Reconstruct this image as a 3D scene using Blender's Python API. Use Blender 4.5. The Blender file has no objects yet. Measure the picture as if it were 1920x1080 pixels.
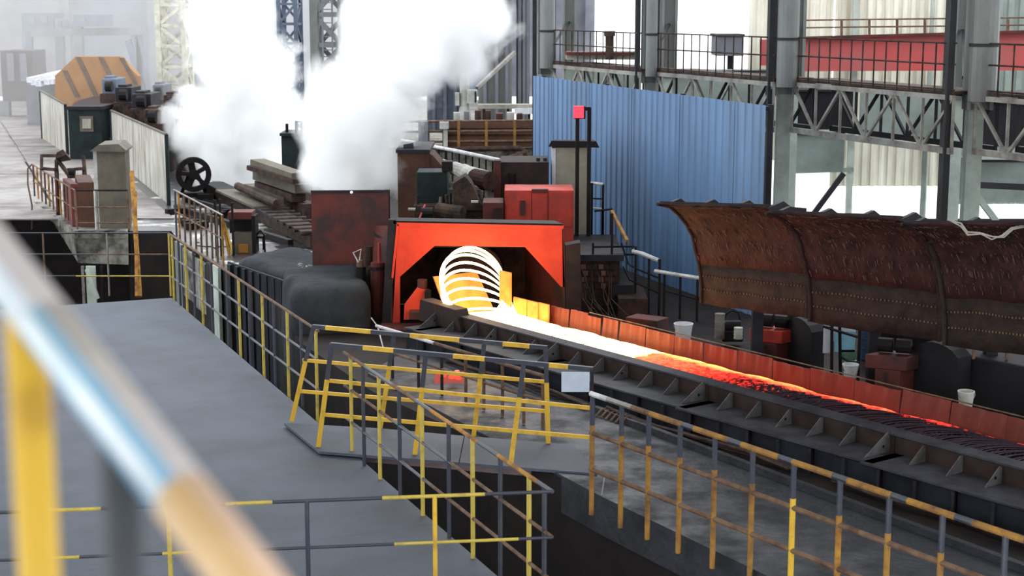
import bpy, bmesh, math, random
from mathutils import Vector, Matrix, noise
random.seed(7)
S = bpy.context.scene
COL = S.collection
# ---------------------------------------------------------------- camera
F, H = 3000.0, 4.85
TH = math.atan(532 / F); CT, ST = math.cos(TH), math.sin(TH)
cam_d = bpy.data.cameras.new('camera'); cam = bpy.data.objects.new('camera', cam_d); COL.objects.link(cam)
cam.location = (0, 0, H); cam.rotation_euler = (math.pi / 2 - TH, 0, 0)
cam_d.sensor_width = 36; cam_d.lens = F / 1920 * 36; cam_d.clip_end = 600; cam_d.clip_start = .05
cam_d.dof.use_dof = True; cam_d.dof.focus_distance = 20; cam_d.dof.aperture_fstop = 3.2
S.camera = cam
# ---------------------------------------------------------------- sky, light, exposure
SKY = 3.0
w = bpy.data.worlds.new('sky'); S.world = w; w.use_nodes = True
bg = w.node_tree.nodes['Background']; bg.inputs[0].default_value = (.90, .95, 1, 1); bg.inputs[1].default_value = SKY
sun_d = bpy.data.lights.new('sun', 'SUN'); sun_d.energy = 1.6; sun_d.angle = math.radians(25); sun_d.color = (1, .98, .95)
sun = bpy.data.objects.new('sun', sun_d); COL.objects.link(sun)
sun.rotation_euler = (math.radians(-42), math.radians(22), 0)       # high daylight from the open far end, right
S.view_settings.view_transform = 'Standard'; S.view_settings.look = 'None'
S.view_settings.gamma = 1; S.view_settings.exposure = 0; S.view_settings.use_curve_mapping = False
cy = S.cycles
cy.max_bounces = 8; cy.diffuse_bounces = 3; cy.glossy_bounces = 3; cy.transmission_bounces = 4
cy.volume_bounces = 4; cy.volume_step_rate = 2.0; cy.volume_max_steps = 96; cy.transparent_max_bounces = 12
cy.sample_clamp_indirect = 6; cy.use_denoising = True

# ---------------------------------------------------------------- helpers
def at(px, py, Y=None, z=None):
    d = Vector((px - 960, F * CT + (540 - py) * ST, -F * ST + (540 - py) * CT))
    k = Y / d.y if Y is not None else (z - H) / d.z
    return Vector((d.x * k, d.y * k, H + d.z * k))
def lin(c):
    return tuple((x / 255 / 12.92) if x <= 10 else ((x / 255 + .055) / 1.055) ** 2.4 for x in c)
UD = Vector((.5957, -.8032, 0)); VD = Vector((.8032, .5957, 0)); CO = Vector((.824, 20.162, 0))
def cv(u, v, z): return CO + UD * u + VD * v + Vector((0, 0, z))

class MB:
    def __init__(s): s.v = []; s.f = []; s.m = []; s.k = 0
    def add(s, vs, fs):
        b = len(s.v); s.v += [Vector(x) for x in vs]
        for f in fs: s.f.append([b + i for i in f]); s.m.append(s.k)
        return s
    def hexa(s, a):      # 4 bottom (ccw) + 4 top
        return s.add(a, [(3, 2, 1, 0), (4, 5, 6, 7), (0, 1, 5, 4), (1, 2, 6, 5), (2, 3, 7, 6), (3, 0, 4, 7)])
    def box(s, c, sz, rz=0, tilt=None):
        c = Vector(c); hx, hy, hz = sz[0] / 2, sz[1] / 2, sz[2] / 2
        R = Matrix.Rotation(rz, 3, 'Z')
        if tilt is not None: R = R @ Matrix.Rotation(tilt[0], 3, 'X') @ Matrix.Rotation(tilt[1], 3, 'Y')
        return s.hexa([c + R @ Vector(p) for p in ((-hx, -hy, -hz), (hx, -hy, -hz), (hx, hy, -hz), (-hx, hy, -hz), (-hx, -hy, hz), (hx, -hy, hz), (hx, hy, hz), (-hx, hy, hz))])
    def beam(s, p, q, wd, ht=None):
        p, q = Vector(p), Vector(q); ht = ht or wd
        d = (q - p).normalized(); up = Vector((0, 0, 1)) if abs(d.z) < .9 else Vector((0, 1, 0))
        a = d.cross(up).normalized() * wd / 2; b = a.cross(d).normalized() * ht / 2
        return s.add([p - a - b, p + a - b, p + a + b, p - a + b, q - a - b, q + a - b, q + a + b, q - a + b],
                     [(0, 1, 2, 3), (7, 6, 5, 4), (0, 4, 5, 1), (1, 5, 6, 2), (2, 6, 7, 3), (3, 7, 4, 0)])
    def tube(s, p, q, r, n=8, r2=None, cap=True):
        p, q = Vector(p), Vector(q); r2 = r if r2 is None else r2
        d = (q - p).normalized(); up = Vector((0, 0, 1)) if abs(d.z) < .9 else Vector((1, 0, 0))
        a = d.cross(up).normalized(); b = a.cross(d)
        vs = []
        for c, rr in ((p, r), (q, r2)):
            for i in range(n):
                t = 2 * math.pi * i / n; vs.append(c + a * math.cos(t) * rr + b * math.sin(t) * rr)
        fs = [(i, (i + 1) % n, n + (i + 1) % n, n + i) for i in range(n)]
        if cap: fs += [tuple(range(n))[::-1], tuple(range(n, 2 * n))]
        return s.add(vs, fs)
    def path(s, pts, r, n=6, closed=False):
        pts = [Vector(p) for p in pts]; N = len(pts); vs = []; a = None
        for i, p in enumerate(pts):
            d = (pts[(i + 1) % N] - pts[i - 1]) if closed or 0 < i < N - 1 else (pts[1] - pts[0] if i == 0 else pts[-1] - pts[-2])
            d.normalize()
            if a is None: a = d.cross(Vector((0, 0, 1)) if abs(d.z) < .9 else Vector((1, 0, 0))).normalized()
            a = (a - d * a.dot(d)).normalized(); b = d.cross(a)
            for k in range(n):
                t = 2 * math.pi * k / n; vs.append(p + (a * math.cos(t) + b * math.sin(t)) * r)
        fs = []
        for i in range(N if closed else N - 1):
            j = (i + 1) % N
            for k in range(n): fs.append((i * n + k, i * n + (k + 1) % n, j * n + (k + 1) % n, j * n + k))
        if not closed: fs += [tuple(range(n))[::-1], tuple((N - 1) * n + k for k in range(n))]
        return s.add(vs, fs)
    def prism(s, pts, vec):
        pts = [Vector(p) for p in pts]; vec = Vector(vec); n = len(pts)
        return s.add(pts + [p + vec for p in pts], [tuple(range(n))[::-1], tuple(range(n, 2 * n))] + [(i, (i + 1) % n, n + (i + 1) % n, n + i) for i in range(n)])
    def build(s, name, mats, parent=None, loc=None, smooth=False, bevel=0, kind=None, label=None, cat=None, group=None):
        mats = mats if isinstance(mats, (list, tuple)) else [mats]
        off = Vector((0, 0, 0))
        if parent is not None: off = Vector(parent.get('_w', (0, 0, 0)))
        elif loc is not None: off = Vector(loc)
        elif s.v:
            off = Vector((sum(v.x for v in s.v) / len(s.v), sum(v.y for v in s.v) / len(s.v), min(v.z for v in s.v)))
        me = bpy.data.meshes.new(name); me.from_pydata([v - off for v in s.v], [], s.f)
        for m in mats: me.materials.append(M[m])
        me.polygons.foreach_set('material_index', s.m)
        if smooth: me.polygons.foreach_set('use_smooth', [True] * len(s.f))
        bm = bmesh.new(); bm.from_mesh(me); bmesh.ops.recalc_face_normals(bm, faces=bm.faces); bm.to_mesh(me); bm.free()
        o = bpy.data.objects.new(name, me); COL.objects.link(o)
        if parent is None: o.location = off
        else:
            o.parent = parent
            lv = parent.get('_w')
        o['_w'] = tuple(off)
        if parent is not None and parent.parent is not None: pass
        if bevel:
            b = o.modifiers.new('bevel', 'BEVEL'); b.width = bevel; b.segments = 2; b.limit_method = 'ANGLE'
        tag(o, label, cat, group, kind)
        return o
def tag(o, label=None, cat=None, group=None, kind=None):
    if label: o['label'] = label
    if cat: o['category'] = cat
    if group: o['group'] = group
    if kind: o['kind'] = kind
    return o
def thing(name, label, cat, loc, group=None, kind=None):
    o = bpy.data.objects.new(name, None); COL.objects.link(o); o.location = loc; o['_w'] = tuple(loc); o.empty_display_size = .1
    return tag(o, label, cat, group, kind)

# ---------------------------------------------------------------- materials
M = {}
def mat(name, c, rough=.7, metal=0, c2=None, scale=3, lo=.4, hi=.65, bump=.15, bscale=None, stretch=None, spec=.4, k=.5, rough2=None, detail=6):
    m = bpy.data.materials.new(name); m.use_nodes = True; nt = m.node_tree; N = nt.nodes; L = nt.links
    p = N['Principled BSDF']; M[name] = m
    a = [x * k for x in lin(c)]; b = [x * k for x in lin(c2)] if c2 else [x * .6 for x in a]
    tc = N.new('ShaderNodeTexCoord'); mp = N.new('ShaderNodeMapping'); L.new(tc.outputs['Object'], mp.inputs[0])
    if stretch: mp.inputs['Scale'].default_value = stretch
    nz = N.new('ShaderNodeTexNoise'); nz.inputs['Scale'].default_value = scale; nz.inputs['Detail'].default_value = detail; nz.inputs['Roughness'].default_value = .65
    L.new(mp.outputs[0], nz.inputs['Vector'])
    r = N.new('ShaderNodeValToRGB'); r.color_ramp.elements[0].position = lo; r.color_ramp.elements[1].position = hi
    r.color_ramp.elements[0].color = (*a, 1); r.color_ramp.elements[1].color = (*b, 1)
    L.new(nz.outputs['Fac'], r.inputs[0]); L.new(r.outputs[0], p.inputs['Base Color'])
    if spec == .4 and rough >= .55: spec = .12        # dusty, matt surfaces hardly shine
    p.inputs['Roughness'].default_value = rough; p.inputs['Metallic'].default_value = metal; p.inputs['Specular IOR Level'].default_value = spec
    if rough2 is not None:
        mr = N.new('ShaderNodeMapRange'); mr.inputs[1].default_value = lo; mr.inputs[2].default_value = hi
        mr.inputs[3].default_value = rough; mr.inputs[4].default_value = rough2
        L.new(nz.outputs['Fac'], mr.inputs[0]); L.new(mr.outputs[0], p.inputs['Roughness'])
    if bump:
        n2 = N.new('ShaderNodeTexNoise'); n2.inputs['Scale'].default_value = bscale or scale * 6; n2.inputs['Detail'].default_value = 4
        L.new(mp.outputs[0], n2.inputs['Vector'])
        bp = N.new('ShaderNodeBump'); bp.inputs['Strength'].default_value = bump; bp.inputs['Distance'].default_value = .02
        L.new(n2.outputs['Fac'], bp.inputs['Height']); L.new(bp.outputs[0], p.inputs['Normal'])
    return m
mat('deck', (90, 97, 112), .6, c2=(76, 81, 92), scale=.9, bump=.3, bscale=40, k=.62, spec=.2)
mat('deck_edge', (120, 102, 102), .7, c2=(90, 76, 78), scale=4, k=1.)
mat('walk', (82, 84, 96), .42, c2=(52, 53, 60), scale=1.8, bump=.5, bscale=14, k=.27, rough2=.8, spec=.25)
mat('concrete', (168, 160, 156), .45, c2=(118, 108, 104), scale=.5, bump=.3, bscale=8, k=.5, rough2=.75)
mat('concrete_old', (172, 168, 158), .85, c2=(58, 54, 50), scale=2.2, bump=.5, k=.5)
mat('floor_oily_glare', (50, 44, 46), .35, c2=(232, 230, 228), scale=1.0, lo=.55, hi=.59, bump=.35, bscale=5, k=.75, rough2=.12, spec=.8, stretch=(.8, 1.2, 1))  # dark oily floor; the white patches paint in wet glare
mat('floor_dark', (46, 40, 42), .75, c2=(66, 56, 54), scale=1.1, bump=.5, bscale=5, k=.35)
mat('pit', (24, 23, 26), .9, c2=(44, 44, 48), scale=1.2, k=.35)
mat('rubble', (76, 78, 86), .9, c2=(50, 50, 56), scale=5, bump=.8, k=.9)
mat('yellow', (238, 190, 56), .5, c2=(186, 140, 44), scale=7, lo=.5, hi=.75, k=.62)
mat('yellow_pale', (214, 188, 82), .5, c2=(158, 138, 70), scale=8, lo=.5, hi=.75, k=.6)
mat('yellow_rust', (206, 150, 66), .6, c2=(120, 76, 48), scale=6, lo=.42, hi=.66, k=.55)
mat('orange_worn', (190, 140, 70), .6, c2=(120, 88, 66), scale=6, lo=.42, hi=.7, k=.5)
mat('rail_dark', (62, 66, 82), .45, c2=(88, 84, 84), scale=7, lo=.5, hi=.75, k=.5)
mat('rail_steel', (150, 146, 140), .35, .3, c2=(110, 96, 84), scale=5, k=.6)
mat('rail_rust', (146, 118, 96), .7, c2=(104, 76, 64), scale=6, k=.5)
mat('rail_white', (235, 235, 238), .4, c2=(180, 176, 172), scale=6, k=.6)
mat('black_iron', (34, 28, 32), .6, c2=(50, 42, 44), scale=5, k=.4)
mat('dark_steel', (60, 58, 64), .55, c2=(42, 38, 42), scale=3, k=.45)
mat('dark_blue_steel', (50, 55, 68), .6, c2=(36, 38, 46), scale=2.5, k=.36)
mat('frame_grey', (100, 101, 112), .6, c2=(70, 67, 74), scale=3, k=.34)
mat('gusset', (122, 120, 122), .6, c2=(92, 86, 84), scale=5, k=.42)
mat('web_brown', (78, 62, 58), .7, c2=(58, 46, 46), scale=3, k=.42)
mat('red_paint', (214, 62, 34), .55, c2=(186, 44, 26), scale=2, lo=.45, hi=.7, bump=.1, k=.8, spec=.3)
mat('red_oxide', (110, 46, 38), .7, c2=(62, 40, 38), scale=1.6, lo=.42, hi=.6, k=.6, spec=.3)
mat('red_box', (224, 70, 50), .6, c2=(160, 56, 48), scale=2, k=.55, spec=.3)  # red paint; on cabinet and tray it stands for rod glow
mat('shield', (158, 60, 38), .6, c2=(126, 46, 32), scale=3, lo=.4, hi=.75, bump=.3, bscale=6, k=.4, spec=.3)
mat('guide_lit', (222, 146, 76), .7, c2=(200, 118, 60), scale=4, k=.7, spec=.1)  # yellower than the shields, to paint in the rod's glow
mat('blue_wall', (106, 146, 192), .45, c2=(92, 120, 156), scale=1.3, stretch=(1.2, 1.2, .25), lo=.35, hi=.7, bump=.05, k=.72)
mat('cream_sheet', (226, 224, 208), .6, c2=(190, 186, 168), scale=1.5, stretch=(1, 1, .2), bump=.05, k=.95)
mat('fence_sheet', (212, 208, 196), .5, c2=(148, 142, 126), scale=2.2, stretch=(1.5, 1.5, .3), lo=.42, hi=.66, bump=.1, k=.62)
mat('column_grey', (138, 142, 138), .5, c2=(108, 108, 106), scale=1.2, stretch=(1, 1, .3), k=.6)
mat('column_dark', (74, 74, 78), .55, c2=(56, 54, 56), scale=1.2, k=.42)
mat('column_green', (186, 196, 186), .55, c2=(150, 158, 150), scale=1.2, k=.75)
mat('truss_grey', (168, 166, 158), .55, c2=(120, 114, 110), scale=3, k=.7)
mat('crane_red', (188, 84, 82), .55, c2=(170, 96, 94), scale=.8, k=.85, bump=.05)
mat('grey_panel', (160, 172, 164), .6, c2=(132, 140, 134), scale=.8, k=.7)
mat('dark_panel', (54, 50, 56), .7, c2=(40, 38, 42), scale=1, k=.45)
mat('canopy', (98, 66, 62), .8, c2=(50, 38, 40), scale=7, lo=.35, hi=.7, bump=.9, bscale=26, k=.36, stretch=(1, 1, .35))
mat('canopy_band', (76, 62, 56), .8, c2=(52, 42, 40), scale=6, bump=.6, bscale=30, k=.42)
mat('tarp', (70, 74, 80), .85, c2=(48, 48, 52), scale=1.6, bump=.7, bscale=7, k=.5)
mat('green_box', (44, 58, 58), .55, c2=(30, 38, 40), scale=2, k=.5)
mat('cab_grey', (134, 126, 112), .6, c2=(108, 100, 90), scale=2, k=.46)
mat('cab_pale', (160, 156, 140), .6, c2=(140, 134, 120), scale=2, k=.95)
mat('light_grey', (206, 206, 200), .55, c2=(168, 164, 158), scale=3, k=.6)
mat('orange_guard', (214, 150, 72), .6, c2=(190, 126, 56), scale=1.3, k=.42, bump=.05)
mat('brown_stripe', (122, 88, 60), .6, k=.5)
mat('brown_sheet', (112, 78, 64), .7, c2=(84, 60, 54), scale=2, k=.5)
mat('parapet_brown', (136, 98, 80), .75, c2=(110, 84, 74), scale=2, k=.5)
mat('rust_machine', (96, 74, 64), .7, c2=(46, 40, 40), scale=5, bump=.5, k=.5)
mat('white_plastic', (232, 234, 240), .35, c2=(205, 208, 216), scale=3, bump=0, k=.7)
mat('blue_drum', (56, 92, 134), .4, c2=(44, 70, 104), scale=3, k=.45)
mat('cyan_sheet', (150, 208, 226), .4, c2=(132, 190, 212), scale=3, bump=0, k=.75)
mat('green_tank', (120, 168, 140), .5, k=.5)
mat('pale_sign', (206, 216, 232), .35, c2=(190, 200, 220), scale=9, bump=0, k=.62)
mat('brick_dark', (84, 60, 54), .85, c2=(52, 40, 40), scale=6, bump=.5, k=.5)
mat('yard', (235, 236, 236), .8, c2=(215, 215, 213), scale=.3, bump=0, k=.85)
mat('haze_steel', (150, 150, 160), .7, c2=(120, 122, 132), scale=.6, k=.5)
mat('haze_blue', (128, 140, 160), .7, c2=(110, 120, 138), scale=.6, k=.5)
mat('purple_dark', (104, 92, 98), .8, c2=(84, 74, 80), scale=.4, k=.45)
mat('cream_lattice', (232, 228, 206), .6, k=.6)
mat('rope', (206, 198, 186), .9, k=.5)
# foreground rail: reflection bands painted blue-white, grey and pinkish; tan yellow is its paint
mat('rail_blue', (110, 158, 190), .4, c2=(128, 168, 196), scale=6, bump=0, k=.75)
mat('rail_white_reflect', (226, 230, 232), .4, c2=(186, 208, 222), scale=5, bump=0, k=.75)
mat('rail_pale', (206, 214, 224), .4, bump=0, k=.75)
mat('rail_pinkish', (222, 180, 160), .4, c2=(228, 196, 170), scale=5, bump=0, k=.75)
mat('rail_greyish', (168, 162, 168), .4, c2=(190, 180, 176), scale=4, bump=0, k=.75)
mat('rail_tan', (206, 166, 112), .4, c2=(200, 168, 124), scale=5, bump=0, k=.75)
mat('post_grey', (84, 88, 98), .5, bump=0, k=.5)
def emis(name, c, s):
    m = bpy.data.materials.new(name); m.use_nodes = True; p = m.node_tree.nodes['Principled BSDF']
    p.inputs['Base Color'].default_value = (*[x * .3 for x in c], 1); p.inputs['Emission Color'].default_value = (*c, 1); p.inputs['Emission Strength'].default_value = s
    M[name] = m
emis('signal_red', (1, .03, .06), 1.6)
emis('white_glow', (1, .98, .95), 3)
# hot steel: colour and brightness follow the temperature along the conveyor
m = bpy.data.materials.new('hot_steel'); m.use_nodes = True; M['hot_steel'] = m; nt = m.node_tree; N = nt.nodes; L = nt.links; p = N['Principled BSDF']
p.inputs['Base Color'].default_value = (.03, .018, .026, 1); p.inputs['Specular IOR Level'].default_value = .15; p.inputs['Roughness'].default_value = .6
ge = N.new('ShaderNodeNewGeometry')
def dotn(vec):
    d = N.new('ShaderNodeVectorMath'); d.operation = 'DOT_PRODUCT'; d.inputs[1].default_value = vec; L.new(ge.outputs['Position'], d.inputs[0]); return d.outputs['Value']
def mth(op, a, b=None, c=None):
    n = N.new('ShaderNodeMath'); n.operation = op
    for i, x in enumerate((a, b, c)):
        if x is None: continue
        if isinstance(x, (int, float)): n.inputs[i].default_value = x
        else: L.new(x, n.inputs[i])
    return n.outputs[0]
uu = mth('SUBTRACT', dotn(UD), CO.dot(UD)); vv = mth('SUBTRACT', dotn(VD), CO.dot(VD))
edge = mth('SUBTRACT', vv, .62)
edge = mth('ABSOLUTE', edge)
edge = mth('SMOOTH_MIN', mth('MULTIPLY', mth('MAXIMUM', mth('SUBTRACT', edge, .30), 0), 6.0), 1.0, .1)   # coil edges, where turns pile up, stay hotter
nz = N.new('ShaderNodeTexNoise'); nz.inputs['Scale'].default_value = 17; L.new(ge.outputs['Position'], nz.inputs['Vector'])
coolfar = mth('MULTIPLY', mth('SUBTRACT', 1.0, edge), 1.0)
tt = mth('ADD', mth('DIVIDE', mth('ADD', uu, 3.4), 9.6), mth('MULTIPLY', coolfar, mth('MULTIPLY', mth('GREATER_THAN', uu, .5), .34)))
tt = mth('ADD', tt, mth('MULTIPLY', mth('SUBTRACT', nz.outputs['Fac'], .5), .3))
cr = N.new('ShaderNodeValToRGB'); L.new(tt, cr.inputs[0]); cr.color_ramp.interpolation = 'LINEAR'
el = cr.color_ramp.elements
el[0].position = 0; el[0].color = (1, .66, .26, 1); el[1].position = 1; el[1].color = (0, 0, 0, 1)
for pos, c in ((.33, (1, .60, .20, 1)), (.40, (.7, .33, .08, 1)), (.45, (.5, .13, .025, 1)), (.62, (.42, .055, .012, 1)), (.76, (.30, .022, .007, 1)), (.88, (.12, .004, .002, 1)), (.96, (.0, .0, .0, 1))):
    e = el.new(pos); e.color = c
L.new(cr.outputs[0], p.inputs['Emission Color']); p.inputs['Emission Strength'].default_value = 15.0

# ---------------------------------------------------------------- hall roof (out of view, shades the mill)
roof = thing('unseen_shade_roof', None, None, (-3, 14, 9.5), kind='structure')
for x0, x1 in ((-26, -10.5), (-6.5, 11)):
    for k in range(4): MB().box(((x0 + x1) / 2, -9 + k * 8.4 + 4.2, 9.6), (x1 - x0, 8.36, .12)).build('unseen_roof_sheet', 'cream_sheet', roof)
for k in range(5): MB().beam((-26, -9 + k * 8.4, 9.3), (11, -9 + k * 8.4, 9.3), .2, .5).build('unseen_roof_girder', 'column_dark', roof)
# ---------------------------------------------------------------- the ground
def ground(name, px, mat_, depth, z=0., **kw):
    pts = [at(x, y, z=z) if len(q) == 2 else Vector((q[0], q[1], z)) for q in px for x, y in [q[:2]]]
    return MB().prism([p - Vector((0, 0, depth)) for p in pts], (0, 0, depth)).build(name, mat_, loc=(0, 0, 0), **kw)
floor = ground('floor', [(-500, 384), (236, 384), (242, 434), (322, 434), (330, 445), (520, 567), (560, 640), (700, 735), (1128, 931), (1500, 1109), (2600, 1640),
                         (60, 18, 0), (60, 36.5, 0), (3.2, 36.5, 0), (3.2, 50, 0), (-40, 50, 0)], 'floor_dark', 3., kind='structure')
MB().box((130, 108, -.62), (252, 143, .3)).box((-78, 132, -.62), (164, 96, .3)).build('floor_yard', 'yard', loc=(0, 0, 0), kind='structure')
ground('floor_pit', [(-2500, 3000), (2900, 2900), (1400, 500), (-700, 300)], 'pit', .1, z=-2.6, kind='structure')
ground('floor_wet_strip', [(236, 386), (243, 433), (321, 433), (331, 445), (470, 534), (590, 560), (700, 470), (700, 330), (420, 215), (250, 190), (120, 300)], 'floor_oily_glare', .012, z=.012, kind='structure')
m = bpy.data.materials.new('water'); m.use_nodes = True; M['water'] = m; p = m.node_tree.nodes['Principled BSDF']
p.inputs['Base Color'].default_value = (.02, .02, .02, 1); p.inputs['Roughness'].default_value = .06; p.inputs['IOR'].default_value = 1.38; p.inputs['Specular IOR Level'].default_value = .8
random.seed(12)
for k, (x, y, rx, ry) in enumerate(((296, 398, 30, 10), (545, 464, 34, 10), (520, 436, 36, 8), (400, 452, 40, 14), (355, 412, 24, 12), (430, 405, 30, 9), (380, 376, 34, 8), (470, 386, 24, 6))):
    pts = []
    for i in range(22):
        a = 2 * math.pi * i / 22; rr = random.uniform(.62, 1.15); pts.append(at(x + rx * rr * math.cos(a), y + ry * rr * math.sin(a), z=.05 if x < 240 else .03))
    MB().prism([q - Vector((0, 0, .012)) for q in pts], (0, 0, .012)).build('floor_puddle', 'water', loc=(0, 0, 0), kind='structure')
# pale concrete apron at the far left, cast in slabs
apron = thing('floor_apron', None, None, (-12, 45, 0), kind='structure')
rows = [36.2, 39, 42.5, 46, 50, 55, 61, 68]
for j in range(len(rows) - 1):
    for i in range(6):
        x1 = -7.6 - (rows[j] - 36) * .36; x0 = x1 - (i + 1) * 2.6; xa = x0 + .04; xb = x0 + 2.56
        z = .02 + random.uniform(0, .025)
        MB().hexa([(xa, rows[j] + .03, 0), (xb, rows[j] + .03, 0), (xb - .36 * (rows[j + 1] - rows[j]), rows[j + 1] - .03, 0), (xa - .36 * (rows[j + 1] - rows[j]), rows[j + 1] - .03, 0),
                   (xa, rows[j] + .03, z), (xb, rows[j] + .03, z), (xb - .36 * (rows[j + 1] - rows[j]), rows[j + 1] - .03, z), (xa - .36 * (rows[j + 1] - rows[j]), rows[j + 1] - .03, z)]).build('concrete_slab', 'concrete', apron)
MB().box((-30, 66, -.2), (60, 34, .38)).build('floor_far', 'concrete', loc=(0, 0, 0), kind='structure')
q = [at(1015, 985, z=-1.7), at(1180, 960, z=-1.7), at(1560, 1190, z=-1.7), at(1150, 1300, z=-1.7)]
MB().prism([x - Vector((0, 0, .9)) for x in q], (0, 0, .9)).build('floor_pit_ledge', 'rubble', loc=(0, 0, 0), kind='structure')
# walkway beside the conveyor
wk = [(690, 700), (1128, 931), (1500, 1109), (1990, 1344), (1990, 1092), (1116, 767), (780, 645)]
pts = [at(x, y, z=.03) for x, y in wk]
MB().prism([q - Vector((0, 0, .4)) for q in pts], (0, 0, .4)).build('floor_walkway', 'walk', loc=(0, 0, 0), kind='structure')
MB().beam(at(1116, 767, z=.06), at(1990, 1092, z=.06), .07, .08).build('trim_kerb', 'walk', loc=(0, 0, 0), kind='structure')

# left steel deck made of plates
A = at(322, 558, z=0); B = at(933, 1080, z=0); dd = (B - A).normalized(); nn = Vector((dd.y, -dd.x, 0))
if nn.x > 0: nn = -nn
deck = thing('floor_deck', None, None, A, kind='structure')
Lk = [0, 7.3, 12.9, 18.6]; Wk = [0, 4.25, 6.6, 9.5]
for i in range(len(Lk) - 1):
    for j in range(len(Wk) - 1):
        g = .003; zz = random.uniform(-.002, .002)
        q = [A + dd * (Lk[i] + g) + nn * (Wk[j] + g), A + dd * (Lk[i + 1] - g) + nn * (Wk[j] + g), A + dd * (Lk[i + 1] - g) + nn * (Wk[j + 1] - g), A + dd * (Lk[i] + g) + nn * (Wk[j + 1] - g)]
        MB().prism([x + Vector((0, 0, zz - .012)) for x in q], (0, 0, .012)).build('deck_plate', 'deck', deck)
b = MB()
b.beam(A + Vector((0, 0, -.09)) + nn * .04, A + dd * 18.6 + Vector((0, 0, -.09)) + nn * .04, .06, .15)
for k in range(8): b.beam(A + dd * (k * 2.65) + Vector((0, 0, -.1)), A + dd * (k * 2.65) + nn * 9.4 + Vector((0, 0, -.1)), .1, .15)
for k in range(4):
    for wv in (.2, 5, 9): b.beam(A + dd * (k * 5.3 + .1) + nn * wv + Vector((0, 0, -.15)), A + dd * (k * 5.3 + .1) + nn * wv + Vector((0, 0, -2.6)), .14, .14)
b.build('deck_frame', 'dark_blue_steel', deck)

# bridging plate between deck and walkway
bp = thing('bridge_plate', 'dusty steel bridging plate joining left deck to the concrete walkway, under the yellow barriers', 'platform', at(850, 840, z=0))
q = [at(533, 793, z=.05), at(598, 846, z=.05), at(1120, 888, z=.05), at(1075, 834, z=.05), at(700, 802, z=.05)]
mid0 = at(860, 867, z=.05); mid1 = at(870, 817, z=.05)
MB().prism([x - Vector((0, 0, .03)) for x in (q[0], q[1], mid0, mid1, q[4])], (0, 0, .03)).build('plate', 'deck', bp)
MB().prism([x - Vector((0, 0, .03)) for x in (mid0 + Vector((.01, 0, 0)), q[2], q[3], mid1 + Vector((.01, 0, 0)))], (0, 0, .03)).build('plate', 'deck', bp)
MB().beam(at(677, 850, z=-.05), at(1116, 888, z=-.05), .05, .17).beam(at(677, 850, z=-.12) + Vector((0, .05, 0)), at(1116, 888, z=-.12) + Vector((0, .05, 0)), .12, .02).build('edge_beam', 'deck_edge', bp)
MB().path([at(1116, 885, z=.02), at(1134, 893, z=.02), at(1128, 930, z=.02)], .012).build('bracket', 'rail_dark', bp)

# ---------------------------------------------------------------- railings
ORD = ('first', 'second', 'third', 'fourth', 'fifth', 'sixth', 'seventh', 'eighth', 'ninth')
def lerp(a, b, t): return a + (b - a) * t
def onto(T0, T1, px):        # point of segment T0-T1 whose picture column is px
    lo, hi = 0., 1.
    f = lambda t: (lambda q: 960 + F * q.x / ((q.y * CT) - (q.z - H) * ST))(lerp(T0, T1, t)) - px
    s0 = f(0)
    for _ in range(40):
        m_ = (lo + hi) / 2
        if (f(m_) > 0) == (s0 > 0): lo = m_
        else: hi = m_
    return lerp(T0, T1, (lo + hi) / 2)
def railing(name, label, T0, T1, posts, rails, drop, group=None, pr=.02, rr=.016, split=None, square=False):
    """T0,T1 top ends; posts [(px, mat)] ; rails [(height fraction from top in m, [(t0,t1,mat)])]; drop = post length"""
    r = thing(name, label, 'railing', T0 - Vector((0, 0, drop)), group)
    for px, m_ in posts:
        p0 = onto(T0, T1, px)
        b = MB(); q0 = p0 - Vector((0, 0, drop))
        (b.beam(q0, p0, pr * 2) if square else b.tube(q0, p0, pr))
        if split:
            b = MB(); s0 = p0 - Vector((0, 0, split)); b.tube(q0, s0, pr); b.k = 1; b.tube(s0, p0, pr * .96); b.build('post', [m_, 'rail_dark'], r, smooth=False)
        else: b.build('post', m_, r)
    for dz, segs in rails:
        o = Vector((0, 0, -dz)); mats = []; b = MB()
        for t0, t1, m_ in segs:
            if m_ not in mats: mats.append(m_)
            b.k = mats.index(m_); b.tube(lerp(T0, T1, t0) + o, lerp(T0, T1, t1) + o, rr if dz > .03 else rr * 1.15)
        b.build('top_rail' if dz < .03 else 'mid_rail', mats, r)
    return r
Y_, D_, P_ = 'yellow_pale', 'rail_dark', 'orange_worn'
up = lambda p, z: Vector((p.x, p.y, z))
e0 = A + dd * .05; e1 = at(600, 788, z=0); e2 = at(648, 843, z=0); e3 = at(1034, 1172, z=0)
railing('deck_railing', 'yellow and dark posted railing along far half of grey deck, before the retaining wall', up(e0, 1.08), up(e1, 1.08),
        [(322, Y_), (334, D_), (347, Y_), (362, D_), (377, Y_), (395, D_), (425, D_), (447, Y_), (466, D_), (491, Y_), (513, D_), (538, Y_), (564, D_), (592, Y_)],
        [(0, [(0, .45, 'rail_rust'), (.45, 1, 'rail_rust')]), (.36, [(0, 1, 'rail_dark')]), (.72, [(0, 1, 'rail_dark')])], 1.2)
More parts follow.
